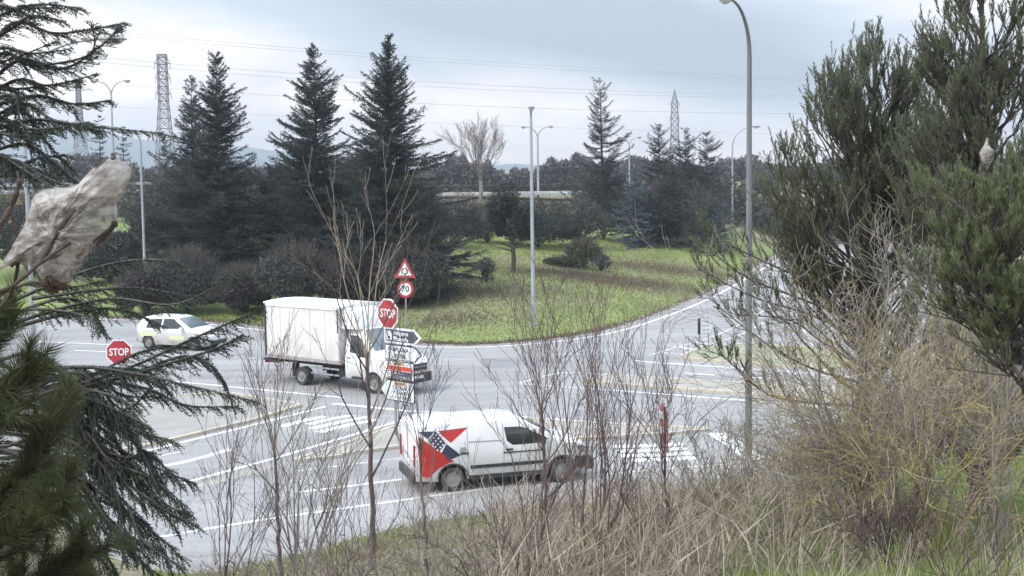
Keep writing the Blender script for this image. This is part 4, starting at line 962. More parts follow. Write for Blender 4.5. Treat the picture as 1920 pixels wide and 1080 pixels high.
class Body:
    def __init__(s, x0, x1, top, bot, halfw, belt, tumble, arches):
        s.x0, s.x1, s.top_k, s.bot0, s.w_k, s.belt, s.tum, s.arch = x0, x1, top, bot, halfw, belt, tumble, arches
    def top(s, x): return float(np.interp(x, [p[0] for p in s.top_k], [p[1] for p in s.top_k]))
    def w(s, x): return float(np.interp(x, [p[0] for p in s.w_k], [p[1] for p in s.w_k]))
    def bot(s, x):
        z = float(np.interp(x, [p[0] for p in s.bot0], [p[1] for p in s.bot0]))
        for (cx, cz, r) in s.arch:
            if abs(x-cx) < r: z = max(z, cz+math.sqrt(r*r-(x-cx)**2))
        return z
    def y(s, x, z):
        w_ = s.w(x); hb = min(s.belt, s.top(x)-.10)
        if z <= hb: return w_-.035*((z-hb)/(hb-.2))**2 if z < hb else w_
        return w_-s.tum*(z-hb)-.10*max(0, (z-hb))**2
    def build(s, name, m_, parent, ds_=.06):
        xs = np.arange(s.x0, s.x1+1e-6, ds_); xs = np.unique(np.concatenate([xs, [s.x1], [p[0] for p in s.top_k], [a[0]-a[2] for a in s.arch], [a[0]+a[2] for a in s.arch]])); xs = xs[(xs >= s.x0) & (xs <= s.x1)]
        V = []; K = None
        for x in xs:
            zt, zb = s.top(x), s.bot(x); hb = min(s.belt, zt-.10); zb = min(zb, hb-.02)
            zz = list(np.linspace(zb, hb, 5))+list(np.linspace(hb, zt-.05, 4))[1:]
            half = [(0, zb)]+[(max(s.y(x, z), .02), z) for z in zz]
            ye = half[-1][0]; half += [(ye-.035, zt-.018), (ye-.10, zt-.002), (ye*.5, zt+.012), (0, zt+.018)]
            ring = half+[(-a, b) for a, b in half[-2:0:-1]]; K = len(ring); V += [(x, a, b) for a, b in ring]
        n = len(xs); mb = MB(); mb.add(V, [[i*K+k, i*K+(k+1) % K, (i+1)*K+(k+1) % K, (i+1)*K+k] for i in range(n-1) for k in range(K)])
        mb.poly(V[:K][::-1]); mb.poly(V[-K:]); return mb.build(name, m_, parent, sharp=32)
    def side(s, poly, name, m_, parent, off=.006, sides=(-1,)):
        r_ = None
        for sg in sides:
            mb = MB()
            for c in cells(poly):
                P = [(x, sg*(s.y(x, z)+off), z) for x, z in c]; mb.poly(P if sg < 0 else P[::-1])
            r_ = mb.build(name, m_, parent)
        return r_
    def upper(s, poly, name, m_, parent, off=.024):
        mb = MB()
        for c in cells(poly, .08, .3): mb.poly([(x, y, s.top(x)+off-.02*abs(y)**2*.3) for x, y in c])
        return mb.build(name, m_, parent)
def wheel(parent, x, y, r, w_=.2, sg=-1):
    mb = MB(); a = w_/2
    mb.lathe([(r*.62, -a), (r*.9, -a), (r, -a*.7), (r, a*.7), (r*.9, a), (r*.62, a)], 24, 'y', (x, y, r)); o = mb.build('wheel', M['rubber'], parent, sharp=50)
    mb = MB(); ys = y+sg*a*.9
    mb.lathe([(r*.62, 0), (r*.58, .0), (r*.5, -sg*.04), (r*.2, -sg*.03), (r*.16, sg*.02), (.001, sg*.02)], 20, 'y', (x, ys, r)); rim = mb.build('rim', M['rim'], o, sharp=30)
    return o
def boxpart(parent, c, d, name, m_, bev=0, rz=0):
    mb = MB(); mb.box(c, d, rz); o = mb.build(name, m_, parent)
    if bev:
        md = o.modifiers.new('bevel', 'BEVEL'); md.width = bev; md.segments = 2
    return o

# ---- panel van (red/navy print)
va = g(850, 922); vb = g(1062, 895); hd = R(17)
print('van heading', math.degrees(hd), 'wheelbase', np.linalg.norm(vb-va))
van = empty('panel_van', (0, 0, 0)); tag(van, 'white panel van with a red and navy triangular print at its rear, nearest vehicle', 'van')
B = Body(0, 4.95, [(0, 1.70), (.05, 1.78), (.5, 1.82), (2.7, 1.81), (3.0, 1.74), (3.85, 1.26), (4.0, 1.19), (4.6, 1.05), (4.85, .90), (4.95, .60)], [(0, .34), (.5, .30), (4.5, .28), (4.95, .34)],
         [(0, .88), (.06, .93), (.3, .95), (3.6, .95), (4.3, .93), (4.7, .84), (4.9, .68), (4.95, .55)], 1.10, .13, [(.98, .32, .40), (4.0, .32, .40)])
body = B.build('body', M['white_paint'], van)
B.side([(.03, 1.56), (.03, .50), (.32, .42), (.62, .66), (.90, .78), (1.02, .80)], 'red_print', M['red_print'], van)
B.side([(.10, 1.63), (.52, 1.62), (.34, 1.44)], 'navy_print', M['navy_print'], van)
B.side([(.60, 1.62), (1.42, 1.66), (.93, 1.30)], 'red_print', M['red_print'], van)
B.side([(.82, 1.28), (1.20, .96), (.85, .84), (.68, 1.06)], 'navy_print', M['navy_print'], van)
em = B.side([(.36, 1.40), (.55, 1.62), (.80, 1.30), (.60, 1.08)], 'emblem', M['navy_print'], van)
mb = MB()
for i in range(4):
    for j in range(4):
        cx = .41+i*.075+j*.055; cz = 1.40+i*.06-j*.085
        mb.poly([(cx+.026*math.cos(t), -(B.y(cx, cz)+.010), cz+.026*math.sin(t)) for t in np.linspace(0, 2*math.pi, 9)[:-1]])
mb.build('emblem_dots', M['dots_print'], em)
B.side([(2.40, 1.60), (2.85, 1.59), (3.06, 1.52), (3.62, 1.22), (3.20, 1.13), (2.62, 1.13), (2.46, 1.25)], 'side_window', M['glass_dark'], van, sides=(-1, 1))
B.side([(3.20, 1.50), (3.25, 1.50), (3.40, 1.14), (3.35, 1.14)], 'window_pillar', M['black_plastic'], van, off=.010)
B.upper([(3.03, -.70), (3.82, -.80), (3.82, .80), (3.03, .70)], 'windscreen', M['glass_dark'], van)
for z0, x0, x1, hh in ((.62, 1.45, 3.55, .09), (.94, 2.35, 3.50, .035)):
    B.side([(x0, z0-hh/2), (x1, z0-hh/2), (x1, z0+hh/2), (x0, z0+hh/2)], 'rub_strip', M['black_plastic'], van, off=.02, sides=(-1, 1))
B.side([(1.40, .30), (3.58, .30), (3.58, .40), (1.40, .40)], 'sill', M['black_plastic'], van, off=.012, sides=(-1, 1))
for xx in (1.38, 2.36, 3.50): B.side([(xx, .42), (xx+.018, .42), (xx+.018, 1.68 if xx < 3 else 1.1), (xx, 1.68 if xx < 3 else 1.1)], 'door_seam', M['box_trim'], van, off=.004)
B.side([(1.42, 1.30), (2.32, 1.28), (2.32, 1.255), (1.42, 1.275)], 'door_rail', M['box_trim'], van, off=.008)
boxpart(van, (2.52, -.97, 1.02), (.20, .03, .045), 'door_handle', M['black_plastic'], .008)
boxpart(van, (1.30, -.96, 1.0), (.22, .03, .045), 'door_handle', M['black_plastic'], .008)
boxpart(van, (0.0, 0, .40), (.16, 1.72, .26), 'rear_bumper', M['black_plastic'], .03)
boxpart(van, (4.86, 0, .42), (.26, 1.50, .32), 'front_bumper', M['black_plastic'], .05)
B.side([(4.38, 1.00), (4.80, .90), (4.84, .72), (4.50, .80)], 'headlight', M['lamp_lens'], van, off=.008, sides=(-1, 1))
B.side([(4.35, .70), (4.86, .66), (4.86, .36), (4.40, .36)], 'bumper_corner', M['black_plastic'], van, off=.012, sides=(-1, 1))
for sg in (-1, 1):
    boxpart(van, (-.012, sg*.82, 1.0), (.05, .11, .55), 'tail_light', M['red_lens'], .01)
    mm = boxpart(van, (3.42, sg*1.07, 1.22), (.12, .18, .24), 'wing_mirror', M['black_plastic'], .03)
    wheel(van, .98, sg*.83, .325, .21, sg); wheel(van, 4.0, sg*.83, .325, .21, sg)
boxpart(van, (-.008, 0, 1.05), (.03, .02, 1.3), 'rear_door_seam', M['box_trim'])
boxpart(van, (-.02, 0, .72), (.02, .5, .11), 'number_plate', M['plate'])
boxpart(van, (2.4, 0, .36), (3.9, 1.5, .16), 'underbody', M['black_plastic'])
for cx_ in (.98, 4.0):
    B.side([(cx_+.44*math.cos(t), .32+.44*math.sin(t)) for t in np.linspace(.15, math.pi-.15, 14)]+[(cx_+.405*math.cos(t), .32+.405*math.sin(t)) for t in np.linspace(math.pi-.15, .15, 14)], 'arch_lip', M['black_plastic'], van, off=.010, sides=(-1, 1))
B.side([(1.18, 1.16), (1.34, 1.16), (1.34, 1.02), (1.18, 1.02)], 'fuel_flap', M['box_trim'], van, off=.003)
mb = MB(); mb.tube([(2.7, 0, 1.8), (2.45, 0, 2.05)], .006, 5); mb.build('aerial', M['black_plastic'], van)
for yy in (-.45, .25): mb = MB(); mb.tube([(3.83, yy, 1.315), (3.52, yy+.42, 1.50)], .012, 5); mb.build('wiper', M['black_plastic'], van)
van.scale = (.955, .955, .955); van.rotation_euler = (0, 0, hd); van.location = (va[0]-math.cos(hd)*.94-math.sin(hd)*.88, va[1]-math.sin(hd)*.94+math.cos(hd)*.88, 0)

# ---- box truck
ta = g(567, 722); th_ = R(-37)
truck = empty('box_truck', (0, 0, 0)); tag(truck, 'white box truck with a plain cargo box driving behind the arrow boards', 'truck')
# origin at rear axle centre; box from x=-1.25 to 2.65, cab from 2.75 to 4.75
mb = MB(); w2 = 1.03; z0, z1 = .98, 3.02
V = []; secs = [(-1.28, z1), (2.70, z1)]
mb.box((.15, 0, (z0+z1)/2), (3.96, 2.06, z1-z0)); bx = mb.build('cargo_box', M['box_white'], truck)
mb = MB(); pr = [(-1.07, z1+.0), (-1.07, z1+.06), (-.6, z1+.10), (0, z1+.12), (.6, z1+.10), (1.07, z1+.06), (1.07, z1)]
V = [(x, y, z+(.0 if x < 2 else 0)) for x in (-1.89, -.2, 2.21) for (y, z) in pr]; n = len(pr)
mb.add(V, [[i*n+k, i*n+(k+1) % n, (i+1)*n+(k+1) % n, (i+1)*n+k] for i in range(2) for k in range(n)]); mb.poly(V[:n]); mb.poly(V[-n:][::-1]); mb.build('box_roof', M['box_top'], bx)
for sg in (-1, 1):
    boxpart(bx, (.15, sg*1.045, z1-.04), (4.02, .04, .09), 'top_rail', M['box_top'])
    boxpart(bx, (.15, sg*1.045, z0+.03), (4.02, .04, .13), 'bottom_rail', M['box_trim'])
    boxpart(bx, (-1.83, sg*1.045, (z0+z1)/2), (.07, .05, z1-z0), 'corner_post', M['black_plastic'])
    boxpart(bx, (2.105, sg*1.045, (z0+z1)/2), (.12, .04, z1-z0), 'corner_post', M['box_trim'])
boxpart(bx, (2.02, -1.058, 2.55), (.045, .03, .9), 'marker_strip', M['black_plastic'])
boxpart(bx, (-1.85, 0, (z0+z1)/2), (.04, 1.9, z1-z0-.15), 'rear_door', M['box_trim'])
boxpart(truck, (.6, 0, .80), (5.0, .80, .18), 'chassis', M['black_plastic'])
boxpart(truck, (-1.90, 0, .86), (.25, 2.0, .10), 'tail_lift', M['black_plastic'], .01)
boxpart(truck, (-1.5, -.85, .80), (.45, .30, .10), 'tail_bracket', M['black_plastic'], .01)
for sg in (-1, 1):
    for zz2 in (.52, .74): boxpart(truck, (1.25, sg*.98, zz2), (1.45, .04, .07), 'side_guard', M['galv'], .01)
    boxpart(truck, (-.48, sg*.80, .55), (.03, .36, .5), 'mud_flap', M['black_plastic'])
    wheel(truck, 0, sg*.83, .35, .36, sg)
boxpart(truck, (1.9, -.62, .62), (.5, .34, .32), 'battery_box', M['black_plastic'], .02)
Cb = Body(2.25, 4.93, [(2.25, 2.25), (2.31, 2.34), (2.85, 2.36), (3.02, 2.28), (3.66, 1.50), (3.80, 1.40), (4.55, 1.24), (4.85, 1.06), (4.93, .72)], [(2.25, .50), (4.6, .36), (4.93, .42)],
          [(2.25, .95), (2.35, .99), (4.2, .98), (4.6, .90), (4.86, .74), (4.93, .62)], 1.30, .17, [(3.65, .36, .44)])
cab = Cb.build('cab', M['white_paint'], truck)
Cb.side([(2.45, 2.04), (2.84, 2.04), (2.99, 1.92), (3.50, 1.38), (3.06, 1.30), (2.92, 1.40), (2.52, 1.43)], 'side_window', M['glass_dark'], truck, sides=(-1, 1))
Cb.side([(2.95, 1.95), (2.99, 1.95), (3.03, 1.32), (2.99, 1.32)], 'window_pillar', M['black_plastic'], truck, off=.010)
Cb.upper([(3.06, -.68), (3.64, -.84), (3.64, .84), (3.06, .68)], 'windscreen', M['glass_sky'], truck)
Cb.side([(2.42, 1.25), (2.58, 1.25), (2.58, 1.22), (2.42, 1.22)], 'door_handle', M['black_plastic'], truck, off=.03)
for xx in (2.40, 3.30): Cb.side([(xx, .8), (xx+.016, .8), (xx+.016, 1.32), (xx, 1.32)], 'door_seam', M['box_trim'], truck, off=.004)
Cb.side([(4.30, 1.20), (4.78, 1.06), (4.84, .84), (4.52, .92)], 'headlight', M['lamp_lens'], truck, off=.010, sides=(-1, 1))
Cb.side([(4.28, .76), (4.90, .74), (4.90, .40), (4.26, .40)], 'bumper_corner', M['black_plastic'], truck, off=.012, sides=(-1, 1))
boxpart(truck, (4.88, 0, .56), (.20, 1.50, .36), 'front_bumper', M['black_plastic'], .06)
boxpart(truck, (4.915, 0, .94), (.06, 1.05, .24), 'grille', M['black_plastic'], .02)
boxpart(truck, (4.955, 0, .96), (.03, .95, .035), 'grille_bar', M['galv'], .005)
boxpart(truck, (4.99, 0, .60), (.02, .52, .11), 'number_plate', M['plate'])
for sg in (-1, 1):
    mm = boxpart(truck, (3.45, sg*1.22, 1.52), (.12, .20, .36), 'wing_mirror', M['black_plastic'], .03)
    boxpart(mm, (3.47, sg*1.08, 1.46), (.05, .18, .05), 'mirror_arm', M['black_plastic'])
    wheel(truck, 3.65, sg*.84, .35, .23, sg)
boxpart(truck, (2.9, -1.0, .52), (.5, .10, .10), 'step', M['black_plastic'], .01)
# roof deflector between cab and box
mb = MB(); secs = [(2.14, 3.02, 1.0), (2.4, 3.0, .99), (2.7, 2.90, .96), (2.92, 2.60, .88), (2.99, 2.34, .80)]; V = []
for (x, z, w_) in secs: V += [(x, -w_, 2.28), (x, -w_*.97, z-.08), (x, -w_*.8, z), (x, w_*.8, z), (x, w_*.97, z-.08), (x, w_, 2.28)]
mb.add(V, [[i*6+k, i*6+(k+1) % 6, (i+1)*6+(k+1) % 6, (i+1)*6+k] for i in range(len(secs)-1) for k in range(6)]); mb.poly(V[:6]); mb.poly(V[-6:][::-1]); mb.build('roof_deflector', M['white_paint'], truck, sharp=30)
for k in range(4): boxpart(bx, (-1.02+k*.79, -1.032, 2.0), (.012, .006, 1.9), 'panel_joint', M['box_trim'])
for k in range(3): boxpart(truck, (-1.2+k*1.6, -1.07, 1.0), (.09, .02, .04), 'side_marker', M['orange_lens'])
for sg in (-1, 1): boxpart(truck, (-1.93, sg*.85, .78), (.05, .3, .12), 'tail_light', M['red_lens'])
for yy in (-.5, .2): mb = MB(); mb.tube([(3.68, yy, 1.55), (3.38, yy+.4, 1.93)], .014, 5); mb.build('wiper', M['black_plastic'], truck)
truck.rotation_euler = (0, 0, th_); truck.location = (ta[0]-math.sin(th_)*.95, ta[1]+math.cos(th_)*.95, 0)

# ---- small hatchback
def make_car(label, loc, rz, lime=True):
    car = empty('hatchback_car', (0, 0, 0)); tag(car, label, 'car', 'pale cars at the left of the junction')
    B = Body(0, 4.0, [(0, .98), (.04, 1.10), (.35, 1.44), (.7, 1.50), (1.9, 1.50), (2.2, 1.44), (3.02, .98), (3.1, .94), (3.7, .80), (3.92, .66), (4.0, .48)], [(0, .30), (.5, .24), (3.6, .22), (4.0, .28)],
             [(0, .70), (.1, .80), (.4, .86), (3.2, .86), (3.6, .80), (3.9, .64), (4.0, .50)], .92, .42, [(.72, .30, .36), (3.18, .30, .36)])
    B.build('body', M['white_paint'], car)
    B.side([(.72, 1.36), (1.42, 1.40), (1.42, .96), (.62, .98)], 'side_window', M['glass_dark'], car, sides=(-1, 1))
    B.side([(1.50, 1.40), (2.05, 1.40), (2.72, .99), (1.50, .96)], 'side_window', M['glass_dark'], car, sides=(-1, 1))
    B.upper([(2.26, -.58), (2.98, -.72), (2.98, .72), (2.26, .58)], 'windscreen', M['glass_sky'], car)
    B.upper([(.08, -.6), (.33, -.55), (.33, .55), (.08, .6)], 'rear_window', M['glass_dark'], car)
    if lime:
        B.side([(.3, .60), (1.2, .62), (1.2, .78), (.2, .80)], 'lime_panel', M['lime_print'], car, sides=(-1, 1))
        B.side([(1.9, .48), (2.7, .48), (2.7, .66), (1.9, .66)], 'lime_panel', M['lime_print'], car, sides=(-1, 1))
    B.side([(3.22, .80), (3.72, .74), (3.86, .60), (3.42, .64)], 'headlight', M['orange_lens'] if 0 else M['lamp_lens'], car, off=.008, sides=(-1, 1))
    for xx in (1.45, 2.62): B.side([(xx, .35), (xx+.014, .35), (xx+.014, .92), (xx, .92)], 'door_seam', M['box_trim'], car, off=.004)
    boxpart(car, (3.93, 0, .36), (.16, 1.2, .22), 'front_bumper', M['black_plastic'], .04); boxpart(car, (.02, 0, .40), (.12, 1.4, .2), 'rear_bumper', M['black_plastic'], .04)
    boxpart(car, (2.0, 0, .28), (3.2, 1.4, .12), 'underbody', M['black_plastic'])
    for sg in (-1, 1):
        boxpart(car, (2.62, sg*.96, 1.0), (.14, .16, .12), 'wing_mirror', M['white_paint'], .03)
        wheel(car, .72, sg*.76, .30, .19, sg); wheel(car, 3.18, sg*.76, .30, .19, sg)
    car.location = loc; car.rotation_euler = (0, 0, rz); return car
cp = g(364, 658); cz = R(-22)
make_car('white and pale lime hatchback driving left of the box truck', (cp[0]-3.18*math.cos(cz)+math.sin(cz)*-.8, cp[1]-3.18*math.sin(cz)+.8*math.cos(cz), 0), cz)
make_car('plain pale car almost hidden behind the near left branches', (-17.2, 42.5, 0), R(-8), lime=False)

# ================================================================== NEAR VEGETATION
# --- grass on the hill (uncountable)
def scatter_px(n, x0, x1, y0, y1, rg, D0=None):
    pass
rg = np.random.default_rng(90); n = 90000
x = rg.uniform(-14, 36, n); y = rg.uniform(58, 118, n); sh = poly_sd(x, y, HILL); k = (sh > .15) & (x > -12+(y-60)*-.05) & (x < .21*y+8) & (x > -.09*y-3); x = x[k]; y = y[k]; z = T(x, y); n = len(x)
mb = MB(); blades(mb, np.stack([x, y, z-.02], 1), np.stack([rg.normal(0, .07, n), rg.normal(0, .07, n), rg.uniform(.05, .17, n)], 1), .07, rg); o = mb.build('grass', M['grass_far']); tag(o, 'short green grass over the hill beyond the road', 'grass', kind='stuff')
# brown rough growth on the slope
P_ = []
for (px, py, rx, ry, m) in ((1110, 520, 6, 4, 5000), (1240, 505, 7, 4, 5000), (1180, 530, 7, 3, 2500), (850, 550, 3.5, 4, 3000), (960, 540, 6, 5, 1500), (860, 600, 3, 2.5, 900)):
    p = hit(px, py); P_.append(np.stack([rg.normal(p[0], rx*.5, m), rg.normal(p[1], ry*.5, m)], 1))
P_ = np.concatenate(P_); s_ = poly_sd(P_[:, 0], P_[:, 1], HILL); P_ = P_[s_ > .3]; n = len(P_); z = T(P_[:, 0], P_[:, 1])
mb = MB(); M['rough'] = fol('rough_growth', (.13, .10, .08), (.18, .14, .11), (.25, .22, .15)); blades(mb, np.c_[P_, z-.02], np.stack([rg.normal(0, .12, n), rg.normal(0, .12, n), rg.uniform(.06, .26, n)], 1), .05, rg); o = mb.build('rough_grass', M['rough']); tag(o, 'brown rough growth on the roadside slope', 'grass', kind='stuff')
# grass strip left, by the car
n = 16000; x = rg.uniform(-34, -12, n); y = rg.uniform(66, 74, n); sh = poly_sd(x, y, HILL); k = sh > .1; x, y = x[k], y[k]; n = len(x)
mb = MB(); blades(mb, np.stack([x, y, T(x, y)-.02], 1), np.stack([rg.normal(0, .07, n), rg.normal(0, .07, n), rg.uniform(.06, .2, n)], 1), .07, rg); o = mb.build('grass', M['grass_far']); tag(o, 'green verge grass behind the pale car', 'grass', kind='stuff')

# --- near bank: grass, dry brush
def bank_pts(n, px0, px1, D0, D1, rg, smin=.1):
    D = rg.uniform(D0, D1, n); px = rg.uniform(px0, px1, n); x = (px-960)/FPX*D; y = D
    s = poly_sd(x, y, BANK); k = s > smin; x, y = x[k], y[k]; return x, y, T(x, y)
x, y, z = bank_pts(48000, 1350, 2050, 8, 30, rg); n = len(x)
mb = MB(); ln = rg.uniform(.10, .26, n); blades(mb, np.stack([x, y, z-.02], 1), np.stack([rg.normal(0, .3, n)*ln, rg.normal(0, .3, n)*ln, ln], 1), .018, rg); o = mb.build('grass', M['grass_blade']); tag(o, 'fresh green grass on the near bank at the lower right', 'grass', kind='stuff')
x, y, z = bank_pts(8000, 250, 1200, 15, 32, rg); n = len(x)
mb = MB(); ln = rg.uniform(.06, .2, n); blades(mb, np.stack([x, y, z-.02], 1), np.stack([rg.normal(0, .3, n)*ln, rg.normal(0, .3, n)*ln, ln], 1), .018, rg); o = mb.build('grass', M['grass_blade']); tag(o, 'patchy green grass along the near road edge', 'grass', kind='stuff')
x, y, z = bank_pts(2300, 900, 1600, 13.5, 33, rg, 3.4); n = len(x); S = []
mb = MB(); ln = rg.uniform(.4, 1.15, n); lean = rg.normal(0, .34, (n, 2))+np.array([.10, 0]); P0 = np.stack([x, y, z-.02], 1); P1 = P0+np.stack([lean[:, 0]*ln*.5, lean[:, 1]*ln*.5, ln*.6], 1); P2 = P1+np.stack([lean[:, 0]*ln*.8, lean[:, 1]*ln*.8, ln*.4], 1)
prisms(mb, P0, P1, .0055, .0045); prisms(mb, P1, P2, .0045, .002)
blades(mb, P1, P2-P1, .02, rg)
o = mb.build('dry_stalks', M['dry']); tag(o, 'tall straw-coloured dry stalks on the bank', 'dry grass', kind='stuff')
x, y, z = bank_pts(7500, 350, 1680, 13.5, 33, rg, 1.6); n = len(x)
mb = MB(); ln = rg.uniform(.15, .62, n); P0 = np.stack([x, y, z+rg.uniform(-.05, .2, n)], 1)
dd = np.stack([rg.normal(0, .5, n)*ln, rg.normal(0, .5, n)*ln, ln*rg.uniform(.3, 1, n)], 1); prisms(mb, P0, P0+dd, .004, .002); blades(mb, P0+dd*.5, dd*.4+rg.normal(size=(n, 3))*.10, .026, rg)
o = mb.build('bramble', M['dry_grey']); tag(o, 'grey-brown tangle of bramble and dead stems on the near bank', 'bramble', kind='stuff')

x, y, z = bank_pts(26000, 250, 1600, 19, 36, rg, .05); k = poly_sd(x, y, BANK) < 3.2; x, y, z = x[k], y[k], z[k]; n = len(x)
mb = MB(); ln = rg.uniform(.05, .2, n); blades(mb, np.stack([x, y, z-.02], 1), np.stack([rg.normal(0, .3, n)*ln, rg.normal(0, .3, n)*ln, ln], 1), .03, rg); o = mb.build('grass', M['grass_far']); tag(o, 'short yellow-green verge grass along the near road edge', 'grass', kind='stuff')
# litter of soil clods and dead leaves where turf meets road
he_ = np.array(hill_edge); tt = rg.uniform(0, len(he_)-1.01, 9000); i0 = tt.astype(int); fr = (tt-i0)[:, None]; q = he_[i0]*(1-fr)+he_[i0+1]*fr+rg.normal(0, .22, (9000, 2))-nin[i0]*.05
mb = MB(); blades(mb, np.c_[q, np.maximum(T(q[:, 0], q[:, 1]), .012)], np.stack([rg.normal(0, .07, 9000), rg.normal(0, .07, 9000), rg.uniform(.01, .09, 9000)], 1), .07, rg); o = mb.build('leaf_litter', M['rough']); tag(o, 'dead leaves and soil along the kerbless turf edge', 'litter', kind='stuff')
# tangled dead undergrowth inside the right-hand shrubs
C_, D_ = [], []
for (px, py, D, rx, rz, m_) in ((1690, 800, 15.5, 1.2, .6, 2600), (1560, 860, 16, .9, .4, 1500), (1830, 770, 14.6, .95, .8, 2200)):
    c = at(px, py, D); C_.append(c+rg.normal(size=(m_, 3))*np.array([rx, .7, rz])*.55)
C_ = np.concatenate(C_); C_[:, 2] = np.maximum(C_[:, 2], T(C_[:, 0], C_[:, 1])); n = len(C_); d_ = unit(rg.normal(size=(n, 3))+np.array([0, 0, .25]))*rg.uniform(.1, .42, n)[:, None]
M['tangle'] = mat('dead_twigs', (.15, .125, .105), .9, island=[(.10, .085, .075), (.28, .25, .215), (.52, .48, .42)]); mb = MB(); prisms(mb, C_, C_+d_, .0034, .002); o = mb.build('dead_twigs', M['tangle']); tag(o, 'tangle of dead grey twigs under the lichened shrubs', 'twigs', kind='stuff')
x, y, z = bank_pts(900, 1450, 2050, 8.5, 16, rg); n = len(x); ln = rg.uniform(.25, .75, n); P0 = np.stack([x, y, z-.02], 1); P1 = P0+np.stack([rg.normal(0, .4, n)*ln, rg.normal(0, .4, n)*ln, ln], 1)
mb = MB(); prisms(mb, P0, P1, .003, .0015); o = mb.build('dry_stalks', M['dry']); tag(o, 'scattered pale stalks in the grass at the lower right', 'dry grass', kind='stuff')
# --- bare shrubs
def shrub(px, D, label, stems, h_px, spread, seed, m_, lvl=3, r0=.018, name='bare_shrub', ang=.42, up=.05, kids=3, wob=.07, lean=(0, 0), minr=.003, group='leafless shrubs on the near bank', shrink=.55, fork=.3, nseg=6):
    x = at(px, 900, D)[0]; zg = max(Th(x, D), 0); r = empty(name, (x, D, zg-.03)); tag(r, label, 'shrub', group); rg = np.random.default_rng(seed)
    H = h_px*D/FPX
    for k in range(stems):
        S = []; a = rg.uniform(0, 6.28); sp = spread*rg.uniform(.15, 1)
        grow(S, np.array([rg.normal(0, .08), rg.normal(0, .08), 0]), np.array([math.cos(a)*sp+lean[0], math.sin(a)*sp+lean[1], 1.0]), H*rg.uniform(.55, .8), r0*rg.uniform(.6, 1.1), lvl, rg, ang, nseg, wob, up, kids, shrink, minr)
        sticks(S, 'stem', m_, r)
    return r
TP, TG = M['twig_purple'], M['twig_grey']
# main sapling with a pale top
def sapling(px, D, topy, label, seed, m_, lvl=3, r0=.03, stem=.62, kids=3, basez=None):
    x = at(px, 1000, D)[0]; zg = max(Th(x, D), 0); r = empty('sapling', (x, D, zg-.03)); tag(r, label, 'sapling', 'leafless saplings on the near bank'); rg = np.random.default_rng(seed)
    xt = at(px-18, topy, D); H = xt[2]-zg; S = []; p = np.array([0, 0, 0.0]); n = 14; rr0 = r0
    for i in range(n):
        t = (i+1)/n; q = np.array([(xt[0]-x)*t*.9+rg.normal(0, .012), rg.normal(0, .012), H*stem*t]); r1 = r0*(1-.5*t); S.append((p, q, rr0, r1))
        if i > 4 and rg.random() < .55:
            a = rg.uniform(0, 6.28); grow(S, q, np.array([math.cos(a)*.9, math.sin(a)*.9, 1.0]), H*.28*rg.uniform(.6, 1.1), r1*.5, 2, rg, .45, 5, .08, .07, 3, .55, .0035)
        p = q; rr0 = r1
    sticks(S, 'trunk', M['twig_purple'], r, 5); S = []
    for k in range(6):
        a = k*1.05+seed; grow(S, p-np.array([0, 0, rg.uniform(0, .5)]), np.array([math.cos(a)*.24-.05, math.sin(a)*.24, 1.0]), H*.36*rg.uniform(.6, 1.05), r0*.27, lvl-1, rg, .42, 6, .06, .06, kids, .5, .0035)
    sticks(S, 'branch', m_, r)
    return r
sapling(700, 22, 385, 'tall slim sapling with a pale forked top before the box truck', 101, M['twig_pale'], r0=.055, stem=.60, kids=2.4)
sapling(525, 20, 640, 'slim dark sapling left of the tall pale-topped one', 102, TP, r0=.04)
sapling(1030, 19, 560, 'sapling standing in front of the panel van cab', 103, TP, r0=.036)
sapling(800, 20, 655, 'thin sapling crossing the rear of the panel van', 104, TP, r0=.03)
sapling(1255, 19, 600, 'thin forked sapling near the red and white marker', 105, TP, r0=.022, stem=.5)
shrub(1110, 17, 'dense many-stemmed purple-brown shrub right of the van cab', 12, 470, .30, 111, TP, lvl=2, r0=.020, ang=.38, kids=4, minr=.0028)
shrub(985, 16, 'wide-spreading dark shrub below the van', 6, 420, .55, 112, TP, lvl=2, r0=.018, kids=4, minr=.0028)
shrub(560, 18, 'many-stemmed shrub at the lower left with upright twigs', 9, 400, .45, 113, TG, lvl=2, r0=.022, kids=4)
shrub(420, 17.5, 'leafless shrub beside the near cedar, leaning right', 6, 390, .5, 114, TP, lvl=2, r0=.016, kids=4, lean=(.15, 0))
shrub(640, 16, 'low twiggy shrub at the bottom left of centre', 8, 270, .6, 115, TP, lvl=2, r0=.012, kids=4)
shrub(800, 15.5, 'low twiggy shrub under the rear of the van', 9, 240, .7, 116, TG, lvl=2, r0=.012, kids=4)
shrub(920, 15, 'low arching shrub at the bottom centre', 7, 250, .9, 117, TP, lvl=2, r0=.014, up=0, kids=4)
shrub(1220, 17, 'twiggy shrub just left of the tall lamp foot', 7, 250, .5, 118, TP, lvl=2, r0=.010, kids=4)
shrub(1370, 20, 'dense grey twigs hiding the tall lamp foot', 14, 150, .8, 119, TG, lvl=3, r0=.010)
shrub(1480, 18, 'dense grey-brown shrub right of the tall lamp foot', 13, 190, .8, 120, TG, lvl=3, r0=.012)
